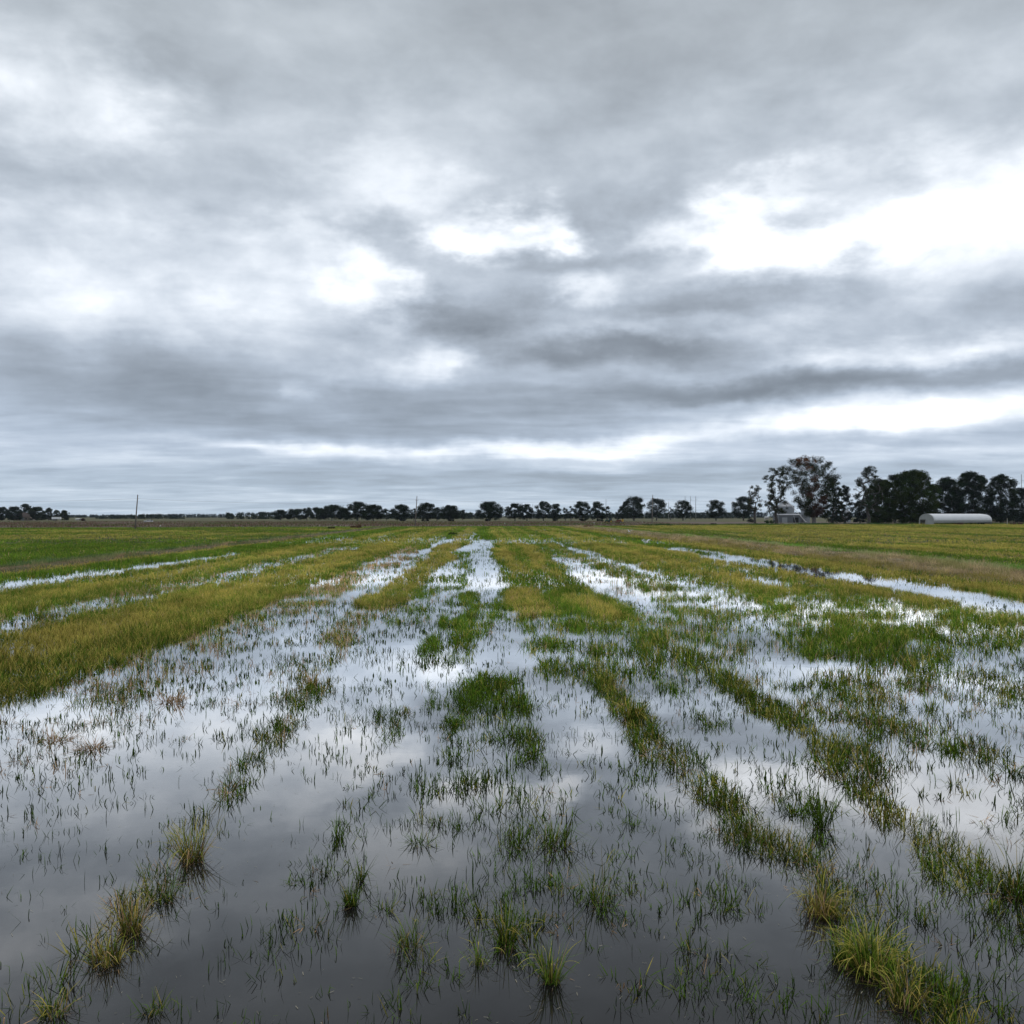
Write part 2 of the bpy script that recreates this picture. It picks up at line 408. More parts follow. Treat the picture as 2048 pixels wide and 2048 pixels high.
# strips along the drill rows: s0, s1, Ynear, Yfar, density, gold share, straw share
STRIPS = [
    (-1.2,3.2, 8,17,.24,.06,.05), (4.4,6.2, 8,18,.26,.1,.05), (7.2,10, 9,20,.26,.1,.05),
    (-18.2,-11, 12,INF, 1.0,.55,.02), (-16.6,-13.4, 12,INF, 1.0,.85,.02),
    (-21.3,-18.2, 20,135,.42,.15,.3), (-21.3,-18.2, 135,INF,1,.35,0),
    (-28.3,-21.3, 20,INF, 1,.35,.02), (-26.5,-23.2, 20,INF, 1,.75,.02),
    (-31.6,-28.8, 20,112,.16,.0,.2), (-31.8,-28.3, 112,INF,1,.15,0),
    (-37.2,-31.8, 20,INF,1,.15,0), (-36.9,-35.6,20,INF,1,.8,.1),
    (-11,-8.2, 14,23,.18,.1,.3),(-11,-8.2, 23,57,.30,.2,.45), (-11,-8.2, 57,130,.50,.2,.7), (-11,-8.2, 130,INF,1,.3,.1),
    (-8.2,-6.3, 6,57,.14,.1,.2), (-8.2,-6.3, 57,110,.25,.1,.3),(-8.2,-6.3, 110,170,.08,.1,.3), (-8.2,-6.3, 170,INF,1,.1,0),
    (-6.3,-4.0, 46,INF,.95,.6,.1), (-6.3,-4.4, 23,46,.32,.25,.4),
    (-4.0,-2.2, 38,140,.36,.15,.05), (-4.0,-2.2, 140,INF,1,.35,0),
    (-4.3,-3.9, 8,21,.55,.25,.1), (-4.6,-3.9, 17,26,.4,.2,.15),
    (-2.3,-1.7, 10,24,.24,.05,.05),
    (-1.95,-1.5, 30,120,.7,.05,0), (-1.2,-.2, 30,56,.85,.15,0), (-.1,.5, 36,52,.4,.1,0), (.55,1.2, 42,58,.7,.1,0),
    (-2.2,1.3, 170,INF,1,.15,0), (-.65,1.1,16,26,.78,.06,0), (.1,.65,9,16,.40,.08,0), (-.3,.3,12,20,.32,.08,0),
    (-1.4,-.5, 20,30,.2,.05,0),
    (1.3,7.0, 39,58,.72,.2,.03), (1.3,7.0, 58,INF,.96,.25,.02), (1.4,3.4, 40,60,1,.75,.1), (4.6,6.2, 39,54,1,.8,.05), (2.2,3.6, 75,INF,1,.8,.02), (5.0,6.3, 70,INF,1,.75,.02),
    (1.6,6.6, 25,39,.46,.15,.04), (3.05,3.75, 17,27,1.0,.25,.03), (3.35,4.0, 12,18,.85,.3,.05), (3.7,4.3, 7,13,.80,.4,.05),
    (6.15,7.0, 14,36,1.0,.35,.02), (5.7,6.7, 10,15,.85,.3,.05), (4.6,5.2, 16,25,.25,.1,.0), (4.9,5.5, 9,14,.25,.1,0), (5.9,6.6, 11,17,1.0,.35,.05),
    (7.0,9.2, 48,110,.16,.1,.3), (7.0,9.2, 12,48,.34,.15,.12), (7.0,9.2, 110,INF,.95,.3,.05),
    (8.6,9.4, 10,30,.34,.2,.05),
    (9.2,11.7, 55,120,.55,.3,.12), (9.2,11.7, 120,INF,1,.45,.02), (9.2,11.7, 14,55,.30,.2,.15),
    (11.7,14, 18,60,.34,.15,.1), (11.7,14, 60,140,.30,.2,.2), (11.7,14, 140,INF,1,.2,.02),
    (14,22, 52,75,.8,.4,.03), (14,22, 75,INF,1,.45,.03), (15.5,18.5, 55,INF,1,.8,.03), (14,22, 20,52,.50,.2,.04), (10.5,16, 29,37,.62,.15,.04),
    (22,24.4, 45,INF,1,.75,.03), (22,24.4, 30,45,.5,.3,.05),
    (24.4,28.8, 30,134,.05,0,0), (25.6,26.6, 95,134,.45,0,0), (24.4,28.8, 134,INF,1,.1,0),
    (28.8,34.0, 30,INF,1,.45,.03), (30,33.2,30,INF,1,.85,.05),
]
def field(s, Y):
    D = np.full(s.shape, 0.085) + .08 * sstep(12, 26, Y); D = np.where(Y > 200, 1, D)
    G = np.full(s.shape, 0.08); St = np.full(s.shape, 0.06)
    ws = s + .5 * (na.f(s * .9, Y * .16) - .5) * np.clip(Y / 18, .5, 5) + (nb.f(s * .3 + 9, Y * .03) - .5) * np.clip(Y / 45, .2, 3.0)
    wY = Y * (1 + .22 * (nc.f(s * .35, Y * .05) - .5))
    for s0, s1, y0, y1, d, g, st in STRIPS:
        if .11 < d < .8: d = min(.85, d * 1.35 + .03)
        e = .12 + .0015 * Y
        m = sstep(s0 - e, s0 + e, ws) * (1 - sstep(s1 - e, s1 + e, ws)) * sstep(y0 * .94, y0 * 1.06, wY) * (1 - sstep(y1 * .95, y1 * 1.05, wY))
        D = D * (1 - m) + d * m; G = G * (1 - m) + g * m; St = St * (1 - m) + st * m
    # the trickle of open water running back through the far crop
    sc = -2.2 - .7 * sstep(150, 260, Y) + .55 * np.sin(Y * .09) 
    m = (np.abs(s - sc) < .35 + .9 * (1 - sstep(130, 180, Y))) & (Y > 120) & (Y < 290)
    D = np.where(m, .03, D)
    m = (np.abs(ws - 12.2) < .35) & (Y > 95) & (Y < 190); D = np.where(m, .04, D)
    # beyond the levees
    left = s < -40; right = s > 43.5
    stripeL = nb.f(s * .02, Y * .055) 
    D = np.where(left | right, 1, D)
    G = np.where(left, np.clip((stripeL - .42) * 2.6, 0.05, .6), G)
    rs = na.f(s * .16, Y * .006)
    G = np.where(right, np.where(s < 50, .12, np.clip((rs - .33) * 4.5, .12, .9)), G)
    fur = na.f(s * .85 + 40, Y * .012, 2); G = np.where(Y > 40, G * np.clip(.35 + 1.3 * fur, .3, 1.25), G)
    St = np.where(left, .02, np.where(right, .06, St))
    # the last stretch before the field edge is green
    e = sstep(.86, .93, Y / edgeY(s)); G = G * (1 - .8 * e * (s < 60)); 
    # thin uneven growth along the open channels
    D = np.where((D < .3) & (s > -37) & (s < 34) & (Y > 40), D + .5 * np.clip(na.f(s * .8, Y * .09, 3) - .52, 0, 1), D)
    D = np.where((s > -40) & (s < -36.9) | (s > 34) & (s < 43.5), 0, D)
    return D, G, St

def tufts(Y0, Y1, rate, nbl, w, hh, seg, jit, clump, smin=-999, smax=999):
    """lay out plants between two distances; returns merged ribbons"""
    area = 1.22 * (Y1 ** 2 - Y0 ** 2) / 2 + 4 * (Y1 - Y0)
    n = int(area * rate)
    u = rng.random(n); A = .61; B = 2.0
    # distance sampled in proportion to the width of the visible wedge
    Ys = np.sqrt(u * ((Y1 + B / A) ** 2 - (Y0 + B / A) ** 2) + (Y0 + B / A) ** 2) - B / A
    Xs = (rng.random(n) * 2 - 1) * (A * Ys + B)
    s = S_of(Xs, Ys)
    k = (s > smin) & (s < smax) & (Ys < edgeY(Xs)); Xs, Ys, s = Xs[k], Ys[k], s[k]
    D, G, St = field(s, Ys)
    cn = na.f(Xs / clump, Ys / clump * .8, 3); cn = np.clip((cn - .3) / .4, 0, 1)
    fn = nb(Xs / (clump * .25), Ys / (clump * .25))
    p = np.where((D > .9) & (Ys > 27), D * np.clip(.5 + 1.3 * cn, 0, 1), np.where(D > .97, .8 * (.4 + fn), D * (.12 + 2.1 * cn ** 2) * (.5 + fn)) * np.where(Ys < 27, 1.1, 1.0))
    k = rng.random(len(p)) < p; Xs, Ys, D, G, St, cn, s = Xs[k], Ys[k], D[k], G[k], St[k], cn[k], s[k]
    m = len(Xs)
    if m == 0: return None
    size = np.clip(.35 + .75 * D ** .8 * (.55 + .6 * cn), .3, 1.15) * rng.uniform(.75, 1.2, m)
    cnt = np.maximum(1, (nbl * np.clip(.12 + D ** .7, 0, 1) * rng.uniform(.4, 1.3, m)).astype(int))
    rep = np.repeat(np.arange(m), cnt); N = len(rep)
    r = jit * np.sqrt(rng.random(N)) * (0.4 + size[rep]); a = rng.random(N) * 2 * pi
    bx = Xs[rep] + r * np.cos(a); by = Ys[rep] + r * np.sin(a)
    G = np.clip((G - .4) * 1.7 + .4, .04, .95) if Y0 >= 60 else G
    gold = (rng.random(m) < .88 * G * (.35 + 1.3 * nc.f(Xs * .5, Ys * .15)))[rep]; straw = (rng.random(m) < St)[rep]
    mixr = rng.random(N)
    gold = np.where(rng.random(N) < .25, mixr < G[rep], gold)
    h = hh * size[rep] * rng.uniform(.55, 1.15, N)
    h = np.where(gold, h * 1.08, h)
    tone = (rng.uniform(.72, 1.25, N) * (.62 + .76 * nd_.f(bx / clump * 1.6, by / clump * .9, 2)))[:, None]
    h = h * (.72 + .56 * nb.f(bx / clump * 2.1, by / clump, 2)) * (.7 + .6 * nc.f(bx * .35, by * .12, 3))
    c = np.where((mixr < .5)[:, None], GREEN, GREEN2)
    c = np.where((mixr > .86)[:, None], OLIVE, c)
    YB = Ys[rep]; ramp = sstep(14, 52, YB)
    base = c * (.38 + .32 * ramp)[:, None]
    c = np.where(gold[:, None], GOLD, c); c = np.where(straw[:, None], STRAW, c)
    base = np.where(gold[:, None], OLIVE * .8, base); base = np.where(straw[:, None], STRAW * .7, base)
    lone = (D[rep] < .3) & (rng.random(N) < .75) & ~straw
    c = np.where(lone[:, None], GREEN2 * .75, c); base = np.where(lone[:, None], DARK * 1.3, base)
    lean = np.abs(rng.normal(.18, .38 if Y0 < 20 else .26, N)) + r / jit * .22; bend = np.abs(rng.normal(.5, .45, N)) + .2 * gold
    fold = np.where(rng.random(N) < (.38 if Y0 < 20 else .2), rng.uniform(.6, 2.2, N), 0)
    flat = straw & (rng.random(N) < .6); lean = np.where(flat, rng.uniform(.9, 1.45, N), lean)
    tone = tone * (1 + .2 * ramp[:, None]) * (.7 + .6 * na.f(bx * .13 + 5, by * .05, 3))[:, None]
    if Y0 < 60:      # near plants: stiff straight leaves with sharp folds, many with silhouette darkness put into their colour
        bend = bend * (.3 + .6 * ramp); lean = lean * (1.25 - .25 * ramp)
        dk = rng.random(N) < .5 * (1 - ramp)
        c = np.where(dk[:, None], c * .38, c); base = np.where(dk[:, None], base * .4, base)
    az = a + rng.normal(0, .8, N)
    ww = w * rng.uniform(.6, 1.3, N) * np.where(lone, .8, 1)
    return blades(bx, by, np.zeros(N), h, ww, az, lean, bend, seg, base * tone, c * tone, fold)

def shoots():
    n = 15000
    Y = np.sqrt(rng.uniform(6.5 ** 2, 50 ** 2, n)); X = rng.uniform(-.6, .6, n) * Y
    p = np.clip((na.f(X * .9, Y * .5, 3) - .40) * 5, .06, 1) * (.5 + .5 * (X < 0)); k = rng.random(n) < p; X, Y = X[k], Y[k]
    rp = rng.integers(1, 5, len(X)); X = np.repeat(X, rp) + rng.normal(0, .05, rp.sum()); Y = np.repeat(Y, rp) + rng.normal(0, .05, rp.sum()); n = len(X)
    c = np.where(rng.random(n)[:, None] < .7, GREEN2 * .55, GREEN * .8) * rng.uniform(.5, 1.3, (n, 1))
    return blades(X, Y, np.zeros(n), rng.uniform(.05, .17, n), .0105 * np.clip(Y / 10, .8, 2.8) * rng.uniform(.6, 1.3, n), rng.random(n) * 2 * pi,
                  np.abs(rng.normal(.15, .3, n)), np.abs(rng.normal(.2, .3, n)), 5, c * .5, c, np.where(rng.random(n) < .25, 1.3, 0))

def zone(name, smin, smax, label, tiers):
    P = [p for p in (tufts(*t, smin=smin, smax=smax) for t in tiers) if p is not None]
    if name == 'rice_crop': P.append(shoots())
    V, Q, K = merge(P)
    print(name, len(Q))
    return tag(mesh_np(name, V, Q, M_rice, col=K), label, 'rice', kind='stuff')

zone('rice_crop', -37.2, 34.2, 'flooded rice in rows of green and gold between the two levees', [
    (6.0, 14, 62, 12, .0105, .31, 5, .09, .8),
    (14, 26, 50, 11, .0150, .34, 5, .09, .9),
    (26, 60, 30, 9, .019, .38, 3, .09, 1.3),
    (60, 150, 7.5, 7, .045, .40, 2, .16, 2.2),
    (150, 470, 1.5, 5, .13, .42, 1, .4, 5)])
zone('rice_field', -999, -40, 'green rice field beyond the left levee', [
    (60, 150, 5, 6, .05, .40, 2, .18, 2.2), (150, 420, 1.4, 5, .13, .42, 1, .4, 5)])
zone('rice_field', 43.5, 999, 'golden striped rice field beyond the right levee', [
    (60, 150, 5, 6, .05, .40, 2, .18, 2.2), (150, 520, 1.4, 5, .13, .42, 1, .4, 5)])

# ------------------------------------------------------------------ levee grass
def levee_grass(s0, s1, label, pal, dens, hh, top):
    P = []
    for (Y0, Y1, rate, w, seg) in ((40, 100, 55, .03, 3), (100, 200, 16, .07, 2), (200, 390, 5, .14, 1)):
        n = int((s1 - s0) * (Y1 - Y0) * rate * dens)
        s = rng.uniform(s0, s1, n); Y = rng.uniform(Y0, Y1, n); X = X_of(s, Y)
        k = np.abs(X) < .63 * Y; s, Y, X = s[k], Y[k], X[k]; n = len(s)
        u = (s - s0) / (s1 - s0)
        z = top * np.sin(pi * np.clip(u, 0, 1)) ** .7 * .85
        zone_n = na.f(X * .35, Y * .12)
        idx = np.clip((u * .9 + (zone_n - .5) * .9) * len(pal), 0, len(pal) - 1e-3).astype(int)
        mt = nb.f(X * .9, Y * .45, 2); c = np.array(pal)[idx] * rng.uniform(.7, 1.25, (n, 1)) * (.35 + 1.3 * mt)[:, None]; s_h = (.3 + 1.5 * mt)
        flat = c[:, 0] > c[:, 1] * 1.15
        lean = np.where(flat, rng.uniform(.2, 1.25, n), np.abs(rng.normal(.3, .3, n)))
        P.append(blades(X, Y, z, hh * s_h * rng.uniform(.5, 1.3, n), w * rng.uniform(.6, 1.3, n), rng.random(n) * 2 * pi, lean,
                        np.abs(rng.normal(.5, .5, n)), seg, c * .8, c))
    V, Q, K = merge(P)
    return tag(mesh_np('levee_grass', V, Q, M_rice, col=K), label, 'grass', kind='stuff')
levee_grass(-40.3, -36.6, 'grey green rough grass on the left levee', [(.10, .15, .06), (.09, .14, .05), (.20, .20, .09), (.30, .21, .12), (.13, .15, .05)], 1, .38, .38)
levee_grass(33.2, 44.0, 'dry pinkish straw with a bright green crest on the right levee',
            [(.24, .20, .06), (.33, .25, .13), (.37, .28, .16), (.24, .22, .09), (.38, .30, .18), (.26, .27, .12), (.13, .27, .04), (.20, .26, .08)], 1.1, .42, .45)

# ------------------------------------------------------------------ dry weeds of the fallow field
def weeds():
    n = 150000
    Y = rng.uniform(300, 760, n) ; X = rng.uniform(-.62, .62, n) * Y
    e = edgeY(X); k = (Y > e + 2) & (Y < 706); k &= ~((X > 100) & (Y > 470) & (X < 330) & (Y < 706))
    k &= ~((np.abs(X - gx(297, 640)) < 6) & (Y > 575) & (Y < 650))
    X, Y = X[k], Y[k]
    band = na.f(X * .010, Y * .045); pt = nb.f(X * .05, Y * .10)
    k = rng.random(len(X)) < np.clip((pt - .30) * 3.5, .05, 1) * (.4 + .9 * (band > .48)); X, Y, band, pt = X[k], Y[k], band[k], pt[k]
    n = len(X)
    t = rng.random(n)[:, None]
    c = np.where(t < .55, (.125, .075, .055), np.where(t < .8, (.21, .15, .11), (.11, .115, .04)))
    c = np.where((nc.f(X * .02, Y * .03) > .62)[:, None], (.10, .12, .04), c) * rng.uniform(.6, 1.3, (n, 1))
    h = .85 * (.45 + pt) * rng.uniform(.6, 1.2, n) * np.where(X > 60, .55, 1)
    return blades(X, Y, np.zeros(n), h, .26 * rng.uniform(.5, 1.4, n), rng.random(n) * 2 * pi, np.abs(rng.normal(.3, .3, n)),
                  np.abs(rng.normal(.4, .4, n)), 2, c * .8, c)
V, Q, K = weeds(); tag(mesh_np('dry_weeds', V, Q, M_rice, col=K), 'brown dry weeds over the fallow field beyond the rice', 'weeds', kind='stuff')

def verge():
    n = 26000
    X = rng.uniform(60, 340, n); e = edgeY(X); Y = e + rng.uniform(0, 14, n) ** 1.15
    k = nb.f(X * .08, Y * .12) > .34; X, Y = X[k], Y[k]; n = len(X)
    t = nc.f(X * .06, Y * .1)[:, None]
    c = np.where(t < .5, (.075, .14, .03), np.where(t < .6, (.05, .08, .03), (.20, .17, .09))) * rng.uniform(.6, 1.3, (n, 1))
    return blades(X, Y, np.zeros(n), .75 * (.4 + na.f(X * .1, Y * .1)) * rng.uniform(.6, 1.5, n), .2 * rng.uniform(.5, 1.4, n),
                  rng.random(n) * 2 * pi, np.abs(rng.normal(.3, .3, n)), np.abs(rng.normal(.4, .4, n)), 2, c * .8, c)
V, Q, K = verge(); tag(mesh_np('verge_grass', V, Q, M_rice, col=K), 'rough green weeds along the far edge of the right field', 'grass', kind='stuff')

# ------------------------------------------------------------------ landmark rice clumps of the foreground
def clump(px, py, wpx, hpx, label, gold=.2, straw=0.0, n=90, heads=0, bright=1.0, lean=.25, bend=.6, name='rice_clump', group='separate rice clumps standing in the open water'):
    Y = gY(py); X = gx(px, Y); sc = F / Y; n = int(n * .85)
    R = wpx / sc / 2; H = hpx / sc * .88
    r = R * .52 * np.sqrt(rng.random(n)); a = rng.random(n) * 2 * pi
    q = rng.random(n)[:, None]
    c = np.where(q < gold, GOLD, np.where(q < gold + straw, STRAW, np.where(q > .7, OLIVE * 1.1, GREEN * 1.05))) * bright * rng.uniform(.7, 1.25, (n, 1))
    cb = np.where(q < gold + straw, c * .35, GREEN2 * .35)
    l = np.abs(rng.normal(lean * 1.1, .28, n)) + r / R * .5; b = np.abs(rng.normal(bend * .2, .2, n))
    dk = rng.random((n, 1)) < (.42 if straw < .5 else .1); c = np.where(dk, c * .3, c); cb = np.where(dk, cb * .4, cb)  # silhouette darkness painted into the colour of some leaves
    fold = np.where(rng.random(n) < .35, rng.uniform(.5, 1.8, n), 0)
    wd = max(.009, .85 * Y / 947)
    P = [blades(r * np.cos(a), r * np.sin(a), np.zeros(n), H * 1.12 * rng.uniform(.12, 1.2, n) ** .8, wd * rng.uniform(.6, 1.25, n), a + rng.normal(0, 1.1, n), l, b, 6, cb, c, fold)]
    nf = n // 4; a = rng.random(nf) * 2 * pi; rf = R * rng.uniform(.2, 1.0, nf)      # dead leaves lying at the waterline
    cf = np.where(rng.random(nf)[:, None] < .5, STRAW * .45, OLIVE * .35) * rng.uniform(.4, 1.2, (nf, 1))
    P.append(blades(rf * np.cos(a), rf * np.sin(a), np.full(nf, .02), H * rng.uniform(.15, .6, nf), wd * rng.uniform(.5, 1.0, nf), rng.random(nf) * 2 * pi,
                    rng.uniform(1.3, 1.56, nf), rng.uniform(0, .2, nf), 3, cf, cf))
    if heads:
        a = rng.random(heads) * 2 * pi; r = R * .35 * np.sqrt(rng.random(heads))
        heads = max(3, int(heads * .5)); a = a[:heads]; r = r[:heads]; a = a + rng.normal(0, 1.0, heads)
        c = (GOLD * .5 + OLIVE * .5) * bright * rng.uniform(.6, 1.15, (heads, 1))
        P.append(blades(r * np.cos(a), r * np.sin(a), np.zeros(heads), H * 1.2 * rng.uniform(.7, 1.2, heads), wd * .62 * rng.uniform(.7, 1.2, heads), a,
                        np.abs(rng.normal(.15, .2, heads)), rng.uniform(1.0, 2.9, heads), 8, np.tile(OLIVE, (heads, 1)), c, None, True))
    V, Q, K = merge(P)
    o = mesh_np(name, V, Q, M_rice, col=K); o.location = (X, Y, 0)
    return tag(o, label, 'rice plant', group)

clump(1738,1945,125,105,'largest bright yellow green rice clump with drooping golden heads, lower right foreground', .2,.05,380,130,1.35)
clump(1690,1925,100,80,'bushy green rice clump tucked behind the left flank of the largest bright clump', .1,0,220,30,1.25)
clump(1810,2010,100,90,'leafy green rice clump with straw tips just right of the largest bright clump', .35,.1,170,50,1.2)
clump(1640,1830,100,80,'rice clump capped with a round cushion of pale straw heads', .5,.2,230,70,1.15)
clump(1880,2000,150,80,'loose dark green rice clump spreading wide beside the frame edge at lower right', .08,0,120,0,1.0,.5)
clump(1102,1965,62,100,'weeping bright green rice tuft with arching heads standing alone in dark water', .15,0,130,18,1.2,.15,.9)
clump(957,1930,60,60,'short pale green rice tuft with arching leaves beside a dark tangled reflection', .2,0,60,14,1.2)
clump(1012,1885,60,95,'upright green rice tuft with a black tangled base near the middle of the foreground', .15,0,120,12,1.1)
clump(703,1812,44,62,'small compact dark green rice tuft, densest of the tufts in the grey open water', .05,0,130,0,1.0,.12,.3)
clump(720,1762,34,70,'slim upright rice tuft rising just behind the compact dark tuft', .05,0,40,0,1.0,.08,.3)
clump(820,1895,100,70,'wide sparse green rice tuft with yellow stalks and long needle reflections', .2,0,95,10,1.1)
clump(678,1680,34,44,'little upright grass spike in open grey water, left of centre', .05,0,45,0,1.0,.1,.25)
clump(768,1825,80,50,'thin spiky green tuft to the right of the compact dark tuft', .05,0,50,0,1.0,.4)
clump(112,2030,90,60,'olive rice tuft with yellow tips in the bottom left corner', .3,.1,110,16,1.1,.4)
clump(308,2025,80,60,'thin green tuft at the bottom edge, right of the corner tuft', .1,0,60,0,1.05,.4)
clump(215,1925,110,70,'low golden and green rice clump, nearest of the left row', .35,.15,200,24,1.15)
clump(262,1865,80,90,'tall rice clump with a bleached orange patch in the left row', .35,.2,200,20,1.15)
clump(322,1800,100,70,'ragged green rice clump with dark stems behind the orange patched clump', .15,.05,130,6,1.0,.35)
clump(385,1722,80,90,'rice clump crowned with straw coloured panicles in the left row', .35,.3,190,40,1.15)
clump(590,1768,52,26,'low splayed star of grass blades on open grey water', 0,0,34,0,1.0,.9)
clump(840,1690,80,50,'spiky green tuft under the bright cloud reflection near the centre', .05,0,70,0,1.1,.45)
clump(625,1372,40,34,'round straw brown clump farther out on the left water', .3,.6,90,0,1.0,.4)
clump(345,1405,80,46,'pinkish brown dead rice clump on the left water', .0,.95,110,0,1.0,.7)
clump(185,1500,80,52,'rusty brown dead rice clump with flattened stalks at the left', .0,.98,130,0,1.0,.9)
clump(120,1482,90,46,'faded pink brown straw clump, left neighbour of the rusty clump', .0,.95,100,0,1.0,.9)
clump(1262,1440,56,50,'tall bushy yellow green clump at the head of the inner right row', .35,0,150,10,1.2,.2)
clump(1640,1560+95,60,110,'dark green reed like tuft standing alone between the two right rows', .0,0,110,0,.8,.15,.4)
clump(2030,1790,120,120,'dark thick rice clump cut by the right edge of the picture', .2,0,260,10,.95,.3)
clump(1380,1900,90,60,'faint thin green tuft on dark water left of the large right row', .05,0,40,0,1.0,.4)
clump(1200,1800,100,110,'airy green tuft with bent leaves over dark water right of centre', .08,0,75,4,1.0,.3)
clump(1110,1690,110,90,'spreading green tuft with crossing blades and arched tips near the centre', .12,0,120,8,1.1,.35)

# floating scraps of straw
def scraps():
    n = 1000
    Y = 8 + 16 * rng.random(n) ** 1.4; X = rng.uniform(-.58, .58, n) * Y
    L = rng.uniform(.01, .07, n); a = rng.random(n) * pi; w = rng.uniform(.002, .006, n)
    V = np.empty((n, 4, 3), np.float32)
    for k, (i, j) in enumerate(((-1, -1), (1, -1), (1, 1), (-1, 1))):
        V[:, k, 0] = X + i * L / 2 * np.cos(a) - j * w / 2 * np.sin(a); V[:, k, 1] = Y + i * L / 2 * np.sin(a) + j * w / 2 * np.cos(a)
        V[:, k, 2] = .019 + .004 * (i > 0)
    c = np.repeat(np.array((.30, .27, .20)) * rng.uniform(.3, 1.3, (n, 1)), 4, 0)
    return V.reshape(-1, 3), np.arange(4 * n).reshape(-1, 4), c
V, Q, K = scraps(); tag(mesh_np('floating_straw', V, Q, M_rice, col=K), 'scraps of straw floating on the near water', 'straw', kind='stuff')

# ------------------------------------------------------------------ trees
M_bark = mat_simple('bark', (.085, .075, .065), .95, var=.4, scale=1.5)
M_bark_pale = mat_simple('bark_pale', (.16, .145, .13), .95, var=.4, scale=1.5)
M_crown = mat_leaf('crown_leaf', 0.15, 0.75)

def leafball(centers, radii, per, size, cols, flat=.75):
    k = len(centers); cnt = np.asarray(per, int); rep = np.repeat(np.arange(k), cnt); n = len(rep)
    d = rng.normal(size=(n, 3)); d /= np.linalg.norm(d, axis=1)[:, None]
    rr = radii[rep] * rng.random(n) ** .45 * rng.uniform(.8, 1.15, n)
    p = centers[rep] + d * rr[:, None] * np.array((1, 1, flat))
    u = rng.normal(size=(n, 3)); u /= np.linalg.norm(u, axis=1)[:, None]
    v = np.cross(u, rng.normal(size=(n, 3))); v /= np.linalg.norm(v, axis=1)[:, None]
    sz = size * rng.uniform(.5, 1.3, n)[:, None]
    V = np.stack([p - u * sz * .5, p + v * sz * .36, p + u * sz * .5, p - v * sz * .36], 1)
    c = cols[rep] * rng.uniform(.82, 1.18, (n, 1))
    return V.reshape(-1, 3), np.arange(4 * n).reshape(-1, 4), np.repeat(c, 4, 0)

